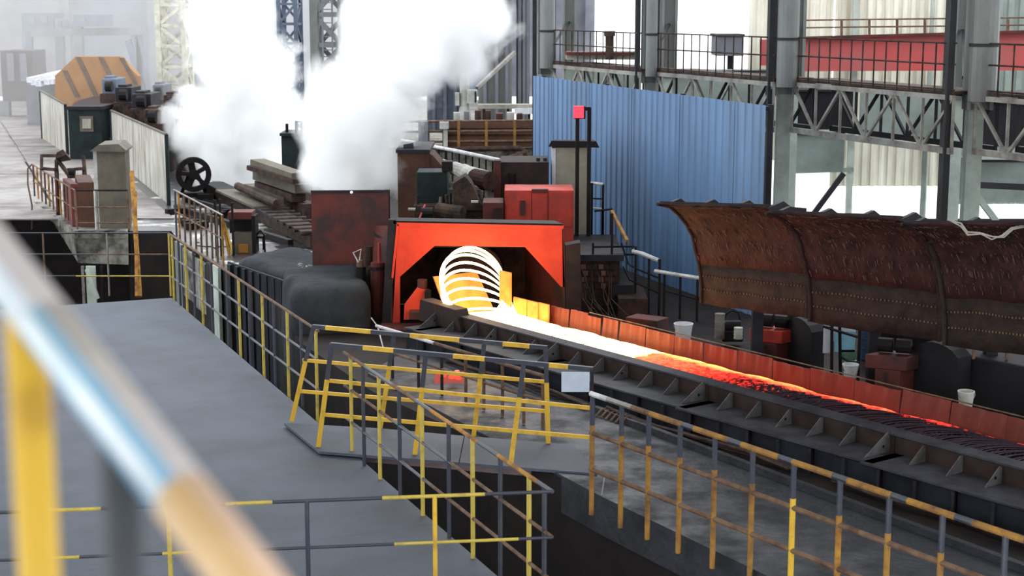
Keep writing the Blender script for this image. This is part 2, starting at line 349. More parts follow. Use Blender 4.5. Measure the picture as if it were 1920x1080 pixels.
railing('deck_railing', 'thin yellow and navy railing edging near half of grey deck, barriers to lower centre', up(e2, 1.1), up(e3, 1.1),
        [(657, Y_), (680, D_), (710, Y_), (748, D_), (791, Y_), (841, D_), (886, Y_), (938, D_), (992, Y_), (1021, D_)],
        [(0, [(0, .14, 'rail_rust'), (.14, .3, D_), (.3, .42, 'rail_rust'), (.42, .5, D_), (.5, .72, 'yellow_rust'), (.72, .8, D_), (.8, .95, 'yellow_rust'), (.95, 1, D_)]),
         (.37, [(0, .3, 'rail_rust'), (.3, .6, 'rail_dark'), (.6, 1, 'rail_rust')]), (.73, [(0, .5, 'rail_dark'), (.5, 1, 'rail_rust')])], 1.22)
fL = at(-60, 963, z=1.1)
railing('deck_railing', 'thin railing crossing the near deck at the bottom, top bar banded yellow and dark blue', up(e3, 1.1), fL,
        [(815, 'yellow'), (575, D_), (315, Y_), (60, D_)],
        [(0, [(0, .12, D_), (.12, .3, Y_), (.3, .49, D_), (.49, .57, Y_), (.57, .78, D_), (.78, .9, Y_), (.9, 1, D_)]),
         (.375, [(0, .06, D_), (.06, .28, Y_), (.28, .6, D_), (.6, .68, Y_), (.68, .82, D_), (.82, .9, Y_), (.9, 1, D_)]), (.74, [(0, 1, D_)])], 1.1, rr=.013, pr=.018)
railing('deck_railing', 'thin dark railing across the far end of the grey deck, before the open pit', at(-40, 437, Y=26.6), at(318, 437, Y=26.5),
        [(-30, D_), (80, 'rail_rust'), (200, 'rail_steel'), (316, Y_)],
        [(0, [(0, 1, D_)]), (.36, [(0, .6, D_), (.6, 1, 'rail_rust')]), (.73, [(0, .5, D_), (.5, 1, Y_)])], 1.07, rr=.012, pr=.016)
# walkway railing
R0 = at(1108, 738, z=1.12); R1 = at(1990, 1036, z=1.12)
tops = []; L_ = 0
segs = []; k = 0; t = .0
cols = [('rail_steel', .04), ('orange_worn', .035), (D_, .02)]
cyc = [('rail_white', .05), ('rail_steel', .08), ('orange_worn', .075), (D_, .035), ('orange_worn', .09), (D_, .03)]
seq = [('rail_white', .05), ('rail_steel', .07), ('rail_rust', .05)] + [('orange_worn', .085), (D_, .03)] * 12
for m_, ln in seq:
    if t >= 1: break
    segs.append((t, min(1, t + ln), m_)); t += ln
railing('walkway_railing', 'orange and dark railing in the right foreground between pit and concrete walkway', R0, R1,
        [(1111, 'orange_worn'), (1166, P_), (1217, P_), (1276, P_), (1341, P_), (1412, P_), (1489, 'yellow'), (1576, 'yellow_rust'), (1668, P_), (1768, P_), (1886, P_)],
        [(0, segs), (.39, [(0, 1, 'rail_rust')]), (.76, [(0, 1, 'rail_rust')])], 1.22, split=.31, pr=.025, rr=.024)
R3, R2 = at(1020, 705, z=.68), at(706, 611, z=.68)
railing('walkway_railing', 'rusty pale-topped low railing behind the yellow barriers, running back towards the hood', R3, R2,
        [(1018, 'rail_rust'), (982, 'rail_rust'), (942, 'rail_rust'), (907, 'rail_rust'), (873, 'rail_rust'), (828, 'dark_steel'), (784, 'dark_steel'), (735, 'dark_steel')],
        [(0, [(0, .62, 'rail_rust'), (.62, 1, 'rail_white')]), (.3, [(0, 1, 'rail_rust')])], .64, rr=.02)

# two A-frame barriers
def barrier(label, legs, toprail, rails, stripes, low, mid, group):
    base = legs[0][0]
    r = thing('safety_barrier', label, 'barrier', base, group)
    for b0, tpx, mpx in legs:
        Tt = at(*tpx, Y=b0.y - .02); f = mpx
        Mi = lerp(b0, Tt, f)
        MB().beam(b0, Mi, .052, .035).build('leg', 'yellow', r)
        MB().beam(Mi, Tt, .05, .04).build('leg_top', D_, r)
    a, c = toprail
    b = MB()
    for i, (t0, t1, k) in enumerate(stripes): b.k = k; b.beam(lerp(a, c, t0), lerp(a, c, t1), .045, .045)
    b.build('top_rail', [D_, 'yellow'], r)
    for p0, p1 in rails: MB().beam(p0, p1, .03, .038).build('rail', 'yellow', r)
    return r
def by(px, py): return at(px, py, z=.05)
lg = [(by(597, 838), (622, 645), .66), (by(778, 852), (799, 660), .66), (by(958, 868), (982, 680), .66)]
yE = by(1108, 880).y
t0_ = at(620, 646, Y=lg[0][0].y - .02); t1_ = at(1112, 692, Y=yE)
nb = barrier('nearer yellow barrier with blue-and-yellow top bar and small pale plate', lg, (t0_, t1_),
             [(at(612, 713, Y=lg[0][0].y), at(1108, 765, Y=yE)), (at(604, 777, Y=lg[0][0].y), at(1108, 820, Y=yE))],
             [(0, .13, 0), (.13, .25, 1), (.25, .48, 0), (.48, .6, 1), (.6, .84, 0), (.84, .91, 1), (.91, 1, 0)], 0, 0, 'yellow barriers on the bridging plate')
MB().beam(by(1110, 882), at(1110, 690, Y=yE), .035, .035).build('end_post', 'dark_steel', nb)
lf = [(by(547, 790), (588, 612), .64), (by(713, 803), (739, 628), .64), (by(888, 818), (908, 643), .64), (by(1028, 831), (1023, 652), .64)]
ta = at(586, 612, Y=lf[0][0].y - .02); tb = at(1026, 652, Y=lf[3][0].y - .02)
barrier('farther yellow barrier with striped top bar, nearer the glowing conveyor', lf, (ta, tb),
        [(at(568, 675, Y=lf[0][0].y), at(1024, 716, Y=lf[3][0].y)), (at(558, 733, Y=lf[0][0].y), at(1026, 771, Y=lf[3][0].y))],
        [(0, .06, 0), (.06, .26, 1), (.26, .43, 0), (.43, .64, 1), (.64, .82, 0), (.82, .93, 1), (.93, 1, 0)], 0, 0, 'yellow barriers on the bridging plate')
c = at(1079, 716, Y=yE - .06)
sg = MB().box(c, (.29, .012, .21)).build('plate_sign', 'pale_sign', label='small blank pale blue plate hung on right end of nearer barrier', cat='sign')

# ---------------------------------------------------------------- cooling conveyor
conv = thing('cooling_conveyor', 'long dark steel roller conveyor carrying glowing wire rings, ribbed side with red hot shields', 'conveyor', cv(0, 0, 0))
U0, U1 = -3.25, 8.2
def cprism(uv, z0, z1): return MB().prism([cv(a, b, z0) for a, b in uv], (0, 0, z1 - z0))
gp = .46
edges = [U0] + [x for x in [(-3.02 + 2.76 * i) for i in range(5)] if x > U0] + [U1]
for a, b_ in zip(edges[:-1], edges[1:]):
    cprism([(a, -.02), (b_ - .01, -.02), (b_ - .01, .02), (a, .02)], .28, .49).build('web_plate', 'web_brown', conv)
    cprism([(a, -.045), (b_ - .01, -.045), (b_ - .01, .16), (a, .16)], .49, .51).build('top_flange', 'frame_grey', conv)
    cprism([(a, -.55), (b_ + .12, -.5), (b_ + .12, -.02), (a, -.02)], .28, .3).build('ledge', 'frame_grey', conv)
u = -3.1; i = 0
while u < U1:
    big = (abs(((u + 3.02) / 2.76) - round((u + 3.02) / 2.76)) < .05)
    wv, h = (.40, .21) if big else (.27, .17)
    g = MB(); t = .012
    pr = [(0, 0), (-wv, 0), (-.05, h)] if not big else [(0, 0), (-wv, 0), (-.06, h), (0, h)]
    if not big: pr = [(-.02, 0), (-wv, 0), (-.06, h), (-.02, h)]
    g.prism([cv(u, v_, .3 + z_) for v_, z_ in pr], UD * t)
    gg = g.build('gusset', 'gusset', conv)
    if i % 3 == 0: MB().tube(cv(u - .002, -.12, .37), cv(u + .014, -.12, .37), .018, 8).build('gusset_hole', 'black_iron', gg)
    u += gp; i += 1
u = U0; i = 0
while u < U1 - .1:
    dv = .03 * (i % 2)
    cprism([(u, -.5 + dv), (u + .44, -.5 + dv), (u + .44, -.46 + dv), (u, -.46 + dv)], -.04, .27).build('skirt_panel', 'dark_blue_steel', conv)
    MB().beam(cv(u + .45, -.53, -.04), cv(u + .45, -.53, .27), .025, .03).build('skirt_rib', 'dark_steel', conv)
    u += .46; i += 1
# rollers of the bed
u = U0 + .1
while u < U1:
    MB().tube(cv(u, .06, .22), cv(u, 1.2, .22), .06, 10).build('roller', 'dark_steel', conv, smooth=True)
    u += .17
cprism([(U0, .02), (U1, .02), (U1, 1.3), (U0, 1.3)], .02, .1).build('bed_pan', 'black_iron', conv)
cprism([(U0, 1.24), (U1, 1.24), (U1, 1.28), (U0, 1.28)], .1, .3).build('far_side_plate', 'web_brown', conv)
# hot shields
spx = [1030, 1066, 1098, 1126, 1158, 1209, 1263, 1319, 1382, 1448, 1518, 1600, 1685, 1778, 1884, 2010]
S0, S1 = cv(-3.2, 1.23, .3), cv(8.6, 1.23, .3)
for a, b_ in zip(spx[:-1], spx[1:]):
    p0, p1 = onto(S0, S1, a + 1), onto(S0, S1, b_ - 1)
    ln = random.uniform(-.02, .05); h = .285 + random.uniform(-.012, .012)
    n = 8; g = MB(); vs = []
    for k in range(n + 1):
        w_ = .012 * math.sin(k * 2.1 + a)
        for zz in (0, h):
            q0 = lerp(p0, p1, k / n) + VD * (w_ * (1 if zz else .3) + (ln if zz else 0))
            vs += [q0 + Vector((0, 0, zz)), q0 + VD * .012 + Vector((0, 0, zz))]
    fs = []
    for k in range(n):
        o = 4 * k; fs += [(o, o + 4, o + 6, o + 2), (o + 1, o + 3, o + 7, o + 5), (o + 2, o + 6, o + 7, o + 3), (o, o + 1, o + 5, o + 4)]
    fs += [(0, 2, 3, 1), (4 * n, 4 * n + 1, 4 * n + 3, 4 * n + 2)]
    g.add(vs, fs).build('hot_shield', 'shield', conv)
MB().beam(onto(S0, S1, 1100) + VD * .05 + Vector((0, 0, .31)), cv(8.4, 1.3, .6), .012, .012).build('shield_bar', 'rail_rust', conv)
# tall guide plates by the ring drop
for a, b_, zt, v_ in ((936, 957, 1.0, 1.0), (962, 987, .62, 1.12), (988, 1008, .62, 1.12), (1009, 1028, .62, 1.14)):
    p0 = onto(cv(-4.2, v_, .2), cv(0, v_, .2), a); p1 = onto(cv(-4.2, v_, .2), cv(0, v_, .2), b_)
    MB().hexa([p0, p1, p1 + VD * .03, p0 + VD * .03] + [x + Vector((0, 0, zt - .2)) for x in (p0, p1, p1 + VD * .03, p0 + VD * .03)]).build('guide_plate', 'guide_lit', conv, bevel=.01)
MB().hexa([cv(-3.82, .36, .86), cv(-3.34, .30, .31), cv(-3.34, 1.14, .31), cv(-3.82, 1.14, .86), cv(-3.85, .36, .86), cv(-3.37, .30, .31), cv(-3.37, 1.14, .31), cv(-3.85, 1.14, .86)]).build('glow_apron', 'guide_lit', conv)  # plate added behind the rings to fill their gaps with glow
# box guide at the near side below the rings
MB().hexa([cv(-3.55, -.1, .3), cv(-2.45, -.1, .3), cv(-2.45, .12, .3), cv(-3.55, .12, .3), cv(-3.5, -.1, .62), cv(-2.6, -.1, .60), cv(-2.6, .12, .60), cv(-3.5, .12, .62)]).build('entry_guide', 'web_brown', conv, bevel=.01)

# glowing rod laid in rings
g = MB(); R_ = .50; pts = []; NS = 40
turns = 8; seg = 0
u = -3.55; random.seed(3)
def ring_pt(u_c, phi, th, rr, dv, dz):
    # hinge: lowest point of ring at (u_c), ring leans back by phi from flat (0) to upright (pi/2)
    x = math.cos(th) * rr; y = math.sin(th) * rr            # x across, y along ring plane (+y = top / back)
    a = -(y + rr) * math.cos(phi); hgt = (y + rr) * math.sin(phi)
    return cv(u_c + a + .5, .57 + dv + x, .335 + dz + hgt)
total = 250; fall = 9
ring_u = -3.42
th = 0
jit = [(random.uniform(-.035, .035), random.uniform(0, .035), random.uniform(-.015, .02), random.uniform(0, .035)) for _ in range(total + 2)]
for n in range(total * NS):
    r = n / NS; k = int(r); f = r - k
    j0, j1 = jit[k], jit[k + 1]; jt = [a * (1 - f) + b_ * f for a, b_ in zip(j0, j1)]
    if r < fall:
        phi = math.radians(72) * (1 - (r / fall) ** 1.05); uc = ring_u + r * .07; sp = 0
    else:
        phi = jt[3]; uc = ring_u + fall * .07 + (r - fall) * .0425
    pts.append(ring_pt(uc, phi, -math.pi / 2 + 2 * math.pi * f, R_ + jt[2] + (.055 * (1 - r / fall) if r < fall else 0), jt[0] * (1 if r > fall else .3), jt[1] if r > fall else 0))
g.path(pts[:fall * NS + 1], .019, 6); g.path(pts[fall * NS:], .0085, 4)
g.build('steel_rod', 'hot_steel', loc=cv(0, 0, 0), smooth=True, label='glowing hot steel rod falling in rings from the red hood and lying along the conveyor', cat='steel rod')

# ---------------------------------------------------------------- red hood over the laying head
Yh = 24.0
hood = thing('laying_head_hood', 'red-lit steel hood with chamfered opening over the glowing rings', 'hood', at(895, 606, Y=Yh))
hp = lambda x, y: at(x, y, Y=Yh)
up_ = lambda p, z: Vector((p.x, p.y, z))
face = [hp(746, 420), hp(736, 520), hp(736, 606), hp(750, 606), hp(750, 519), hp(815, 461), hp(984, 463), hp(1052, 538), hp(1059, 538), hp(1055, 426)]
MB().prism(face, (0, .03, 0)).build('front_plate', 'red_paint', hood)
MB().prism([hp(744, 417), hp(1057, 423), hp(1056, 429), hp(745, 423)], (0, -.03, 0)).prism([hp(734, 520), hp(744, 420), hp(748, 420), hp(738, 521)], (0, -.03, 0)).build('edge_flange', 'red_paint', hood)
dB = Vector((-.30, .95, 0))
def back(p, d=1.9): return p + dB * d
rl = [hp(744, 420), hp(1056, 426)]
rq = [rl[0] + Vector((-.05, 0, 0)), rl[1], back(rl[1], .4), back(rl[0], .4) + Vector((.1, 0, 0))]
MB().hexa(rq + [x + Vector((0, 0, .05)) for x in rq]).build('roof_plate', 'black_iron', hood)
lq = [up_(back(hp(740, 420), .15), 1.2), up_(back(hp(1052, 426), .15), 1.2), up_(back(hp(1052, 426)), 1.2), up_(back(hp(740, 420)), 1.2)]
MB().hexa(lq + [x + Vector((0, 0, .05)) for x in lq]).build('tunnel_roof', 'dark_steel', hood)
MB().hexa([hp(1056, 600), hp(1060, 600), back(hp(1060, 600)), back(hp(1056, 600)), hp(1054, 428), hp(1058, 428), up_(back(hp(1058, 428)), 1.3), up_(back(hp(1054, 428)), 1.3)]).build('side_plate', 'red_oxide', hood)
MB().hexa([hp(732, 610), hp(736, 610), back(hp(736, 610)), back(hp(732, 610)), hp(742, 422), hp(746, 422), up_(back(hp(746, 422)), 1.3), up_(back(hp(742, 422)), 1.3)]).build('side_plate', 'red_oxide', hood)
p0 = back(hp(735, 612), 1.88); p1 = back(hp(1058, 602), 1.88)
MB().hexa([p0, p1, p1 + Vector((0, .03, 0)), p0 + Vector((0, .03, 0))] + [up(x, 1.3) for x in (p0, p1, p1 + Vector((0, .03, 0)), p0 + Vector((0, .03, 0)))]).build('rear_plate', 'brick_dark', hood)
MB().prism([hp(728, 412), hp(742, 412), hp(732, 606), hp(716, 606)], (0, .12, 0)).build('corner_post', 'dark_steel', hood)
MB().prism([hp(1060, 460), hp(1088, 455), hp(1090, 600), hp(1061, 600)], (0, .3, 0)).build('corner_post', 'web_brown', hood)
MB().tube(hp(870, 466) + Vector((0, -.02, 0)), hp(870, 474) + Vector((0, -.02, 0)), .012).build('hook', 'rail_steel', hood)
# laying head cone inside
lh = thing('ring_former', 'dark round laying head housing at the back of the hood opening, behind the rings', 'machine', (-.55, 25.1, 0))
b = MB(); hc = Vector((-.6, 24.75, .68)); ax = Vector((.22, -.96, -.12)).normalized()
b.tube(hc - ax * .5, hc, .5, 24, r2=.47); b.build('drum', 'brick_dark', lh)
MB().tube(hc - ax * .9, hc - ax * .5, .3, 16, r2=.45).build('rear_cone', 'dark_steel', lh)
MB().box((-.65, 25.1, .16), (.9, .6, .32)).build('pedestal', 'dark_steel', lh, bevel=.02)
jb = thing('guide_bracket', 'red-lit angled bracket and motor block left of the rings inside the hood', 'machine', at(778, 612, Y=23.7))
MB().prism([at(757, 600, Y=23.6), at(790, 600, Y=23.6), at(806, 560, Y=23.6), at(806, 545, Y=23.6), at(782, 540, Y=23.6), at(758, 572, Y=23.6)], (0, .12, 0)).build('bracket', 'red_paint', jb, bevel=.01)
MB().tube(at(792, 545, Y=23.7), at(792, 524, Y=23.7), .075, 12).build('motor', 'red_oxide', jb)
MB().box(at(785, 590, Y=23.5), (.28, .2, .12)).build('foot_plate', 'red_oxide', jb, bevel=.01)
MB().box(at(750, 614, Y=23.6), (.6, .5, .04)).build('base_plate', 'red_oxide', jb)
MB().box(at(803, 575, Y=23.55), (.1, .14, .5)).build('stop_block', 'black_iron', jb, bevel=.01)

# ---------------------------------------------------------------- covered blocks & left of the hood
def lumpy(name, corners, mat_, label, cat, amp=.05, n=14, seed=0, kind=None, group=None):
    """closed rounded covered block; corners: 4 base pts ccw + z0,z1"""
    P, z0, z1 = corners; g = MB(); vs = []; fs = []
    bm = bmesh.new(); bmesh.ops.create_cube(bm, size=2); bmesh.ops.subdivide_edges(bm, edges=bm.edges, cuts=n, use_grid_fill=True)
    for v in bm.verts:
        c_ = v.co.copy(); L4 = (abs(c_.x) ** 8 + abs(c_.y) ** 8 + abs(c_.z) ** 8) ** (1 / 8); c_ /= L4
        if v.co.z < -.2: c_.z = min(c_.z, -.2)
        s_, t_ = (c_.x + 1) / 2, (c_.y + 1) / 2
        q = lerp(lerp(P[0], P[1], s_), lerp(P[3], P[2], s_), t_); q = Vector((q.x, q.y, z0 + (z1 - z0) * (c_.z + 1) / 2))
        d = noise.noise_vector(q * 1.9 + Vector((seed, 0, 0))) * amp + noise.noise_vector(q * 6 + Vector((seed, 3, 0))) * amp * .35
        v.co = q + d
    vs = [v.co.copy() for v in bm.verts]; bm.verts.index_update(); fs = [[v.index for v in f.verts] for f in bm.faces]; bm.free()
    g.add(vs, fs); return g.build(name, mat_, smooth=True, label=label, cat=cat, kind=kind, group=group)
tb0 = [at(545, 630, Y=23.3), at(694, 632, Y=23.6), at(694, 600, Y=25.6) , at(525, 600, Y=25.4)]
lumpy('covered_block', (tb0, -1.0, .72), 'tarp', 'dark grey cloth-covered machine block with rounded front, behind the deck railing', 'machine cover', .06, seed=1)
tb1 = [at(432, 600, Y=27.6), at(560, 600, Y=25.7), at(690, 600, Y=26.0), at(560, 600, Y=29.6)]
lumpy('covered_block', (tb1, -1.2, .52), 'tarp', 'low flat dark cloth-covered block strewn with rubble, behind the rounded one', 'machine cover', .05, seed=5)
# rubble lumps on it
g = MB(); random.seed(11)
for _ in range(70):
    c_ = at(random.uniform(560, 680), random.uniform(500, 514), Y=26.0 + random.uniform(-.2, .8)); c_.z = .50
    g.box(c_, (random.uniform(.03, .12), random.uniform(.03, .1), random.uniform(.02, .07)), rz=random.random() * 3, tilt=(random.random(), random.random()))
g.build('rubble', 'light_grey', kind='stuff', label='pale broken chips scattered along the low covered block', cat='rubble')
# corrugated dark blue sheets on near side
cs = thing('side_cladding', 'dark blue ribbed cladding under the low covered block, behind railing posts', 'cladding', at(470, 640, Y=26))
for k in range(9):
    x = 436 + k * 13.5; Yk = 27.55 - k * .235
    a_ = at(x, 600, Y=Yk); MB().box((a_.x, a_.y - .12, -.5), (.1, .05, 1.8), rz=-.9).build('rib', 'dark_blue_steel' if k % 3 else 'dark_steel', cs)
MB().prism([up(at(430, 600, Y=27.62), -1.4), up(at(552, 600, Y=25.35), -1.4), up(at(552, 600, Y=25.35), .42), up(at(430, 600, Y=27.62), .42)], (.03, .03, 0)).build('sheet', 'dark_blue_steel', cs)
# pale panels on the retaining wall
wp = thing('wall_cladding', 'stained pale concrete panels facing the retaining wall behind the far deck railing', 'wall panels', at(370, 500, Y=29))
W0, W1 = at(330, 445, z=0) + Vector((-.03, -.03, 0)), at(520, 567, z=0) + Vector((-.03, -.03, 0))
for a_, b_, z0, z1, m_ in ((332, 344, -1.6, -.03, 'column_grey'), (347, 367, -1.05, -.06, 'concrete_old'), (369, 389, -1.1, -.1, 'concrete_old'), (391, 402, -1.7, -.04, 'dark_steel'), (404, 414, -1.9, 0.0, 'column_green')):
    p0, p1 = onto(W0, W1, a_), onto(W0, W1, b_)
    MB().prism([up(p0, z0), up(p1, z0), up(p1, z1), up(p0, z1)], (-.05, -.04, 0)).build('panel', m_, wp)
# big dark red plate
dr = thing('red_plate_screen', 'large square dark red steel screen standing left of the hood below the steam', 'screen', at(655, 578, Y=25.5))
a_ = at(583, 358, Y=25.6); b_ = at(728, 357, Y=25.3)
MB().prism([up(a_, 0), up(b_, 0), b_, a_], (0, .04, 0)).build('plate', 'red_oxide', dr)
MB().prism([up(a_, a_.z - .03), up(b_, b_.z - .03), up(b_, b_.z + .01), up(a_, a_.z + .01)], (0, -.03, 0)).build('top_edge', 'dark_steel', dr)
MB().beam(up(lerp(a_, b_, .98), 0) + Vector((0, .1, 0)), lerp(a_, b_, .98) + Vector((0, .1, 0)), .08, .08).build('post', 'dark_steel', dr)
MB().tube(lerp(a_, b_, .53) + Vector((0, -.05, -.02)), lerp(a_, b_, .53) + Vector((0, .02, -.02)), .02).build('bolt', 'white_glow', dr)  # bolt given a white glow of its own
# small gear between covered block and hood
jk = thing('valve_stand', 'small dark valve stand with bent white handle between covered block and hood', 'machine', at(675, 600, Y=24.5))
MB().tube(at(675, 600, Y=24.5), at(675, 500, Y=24.5), .09, 12).build('body', 'black_iron', jk)
MB().tube(at(675, 505, Y=24.5), at(674, 488, Y=24.5), .05, 12).build('cap', 'rail_rust', jk)
MB().path([at(672, 492, Y=24.4), at(662, 474, Y=24.4), at(677, 467, Y=24.4), at(674, 488, Y=24.4)], .012).build('handle', 'rail_white', jk)
jk = thing('gas_cylinder', 'upright red-lit cylinder with thin stem left of the hood post', 'cylinder', at(710, 600, Y=24.6))
MB().tube(at(708, 606, Y=24.6), at(708, 492, Y=24.6), .11, 14).build('body', 'red_oxide', jk, smooth=False)
MB().tube(at(711, 492, Y=24.6), at(711, 455, Y=24.6), .022, 8).build('stem', 'red_box', jk)
MB().tube(at(706, 505, Y=24.6), at(706, 499, Y=24.6), .13, 14).build('collar', 'dark_steel', jk)
jk = thing('stove_pipe', 'short rusty pipe stub beside the dark red screen foot', 'pipe', at(690, 600, Y=24.9))
MB().tube(at(692, 606, Y=24.9), at(690, 462, Y=24.9), .07, 12).build('pipe', 'rust_machine', jk)
# cable run
MB().path([at(696, 596, Y=23.4), at(708, 612, Y=23.2), at(718, 650, Y=22.5), at(722, 690, Y=22)], .01, 5).build('hose', 'rail_white', label='thin white hose hanging beside the rounded covered block', cat='hose')
# tray with painted-on red glow below conveyor start
MB().box(at(845, 712, Y=20.2), (.42, .3, .02), tilt=(.5, 0)).build('spill_tray', 'red_box', label='small tray with painted red glow under the conveyor, seen through the barriers', cat='tray')
emis('red_glow', (1, .10, .05), .9)  # emissive red added in place of rod light on the surface
g = MB(); random.seed(4)
for _ in range(14):
    c_ = at(random.uniform(822, 862), random.uniform(700, 716), Y=20.0); g.box(c_ + Vector((0, 0, .03)), (.07, .05, .03), rz=random.random() * 3)
g.build('glow_chip', 'red_glow', kind='stuff', label='glowing chips added under the conveyor, behind the barriers', cat='glow chips')
# gap clutter between walkway and conveyor: pipes and hose loops
for k, (u_, l) in enumerate(((-2, 3.2), (1.5, 3.0), (5, 3.0))):
    g = MB()
    for j in range(3): g.path([cv(u_ + i_ * l / 9, -.66 - .05 * j + .03 * math.sin(i_ * 1.7 + j), .05 + .03 * j + .02 * math.sin(i_ + j)) for i_ in range(10)], .018, 6)
    g.build('service_pipes', 'rust_machine', label=('dark pipes along the conveyor foot, left run behind barriers', 'dark pipes along the conveyor foot, middle run', 'dark pipes along the conveyor foot, right run near picture edge')[k], cat='pipes')
g = MB()
for k in range(6):
    u_ = 1.45 + .09 * k; g.path([cv(u_, -.62, .03), cv(u_ + .02, -.7, .1), cv(u_ + .05, -.82, .1), cv(u_ + .05, -.9, .04)], .014, 6)
g.build('hose_bundle', 'rail_rust', label='bunch of bent grey hoses crossing from conveyor foot to walkway', cat='hose')

# ---------------------------------------------------------------- blue corrugated wall
def corrugated(P0, P1, z0a, z0b, z1a, z1b, pitch, depth, mat_, parent, name='sheet', sheets=1, ribs=None):
    """ribbed sheet from P0 to P1 (xy), bottom z0a..z0b, top z1a..z1b; split into single sheets"""
    P0, P1 = Vector((P0[0], P0[1], 0)), Vector((P1[0], P1[1], 0)); Ltot = (P1 - P0).length; d = (P1 - P0) / Ltot; n = Vector((-d.y, d.x, 0))
    for s_ in range(sheets):
        a, b_ = Ltot * s_ / sheets, Ltot * (s_ + 1) / sheets + .012
        m_ = max(1, round((b_ - a) / pitch)); pr = []
        for i in range(m_):
            for t_, o in ((0, 0), (.3, 0), (.4, 1), (.7, 1), (.8, 0)): pr.append((a + (b_ - a) * (i + t_) / m_, o * depth))
        pr.append((b_, 0)); off = (s_ % 2) * .008
        vs = []
        for x, o in pr:
            t_ = x / Ltot; p = P0 + d * x + n * (o + off)
            vs += [up(p, z0a + (z0b - z0a) * t_), up(p, z1a + (z1b - z1a) * t_)]
        back_ = [v + n * .004 for v in vs]; N_ = len(vs)
        fs = [(2 * i, 2 * i + 2, 2 * i + 3, 2 * i + 1) for i in range(len(pr) - 1)] + [(N_ + 2 * i, N_ + 2 * i + 1, N_ + 2 * i + 3, N_ + 2 * i + 2) for i in range(len(pr) - 1)]
        fs += [(2 * i, N_ + 2 * i, N_ + 2 * i + 2, 2 * i + 2) for i in range(len(pr) - 1)] + [(2 * i + 1, 2 * i + 3, N_ + 2 * i + 3, N_ + 2 * i + 1) for i in range(len(pr) - 1)]
        fs += [(0, 1, N_ + 1, N_), (N_ - 2, 2 * N_ - 2, 2 * N_ - 1, N_ - 1)]
        MB().add(vs + back_, fs).build(name, mat_, parent)
bw = thing('blue_partition', 'tall blue ribbed sheet-metal partition behind the hood and signal lamp', 'partition', at(1215, 520, Y=28))
a_, b_ = at(1000, 142, Y=33.6), at(1434, 198, Y=24.6)
corrugated(a_, b_, 0, 0, a_.z, b_.z, .22, .022, 'blue_wall', bw, sheets=10)
MB().beam(a_ + Vector((.12, .12, -.06)), b_ + Vector((.12, .12, -.06)), .05, .06).beam(up(a_, 1.6) + Vector((.12, .12, 0)), up(b_, 1.6) + Vector((.12, .12, 0)), .05, .06).build('purlin', 'dark_steel', bw)
for t_ in (0.02, .35, .68, .99):
    p = lerp(a_, b_, t_) + Vector((.16, .12, 0)); MB().beam(up(p, 0), up(p, p.z), .08, .08).build('post', 'dark_steel', bw)

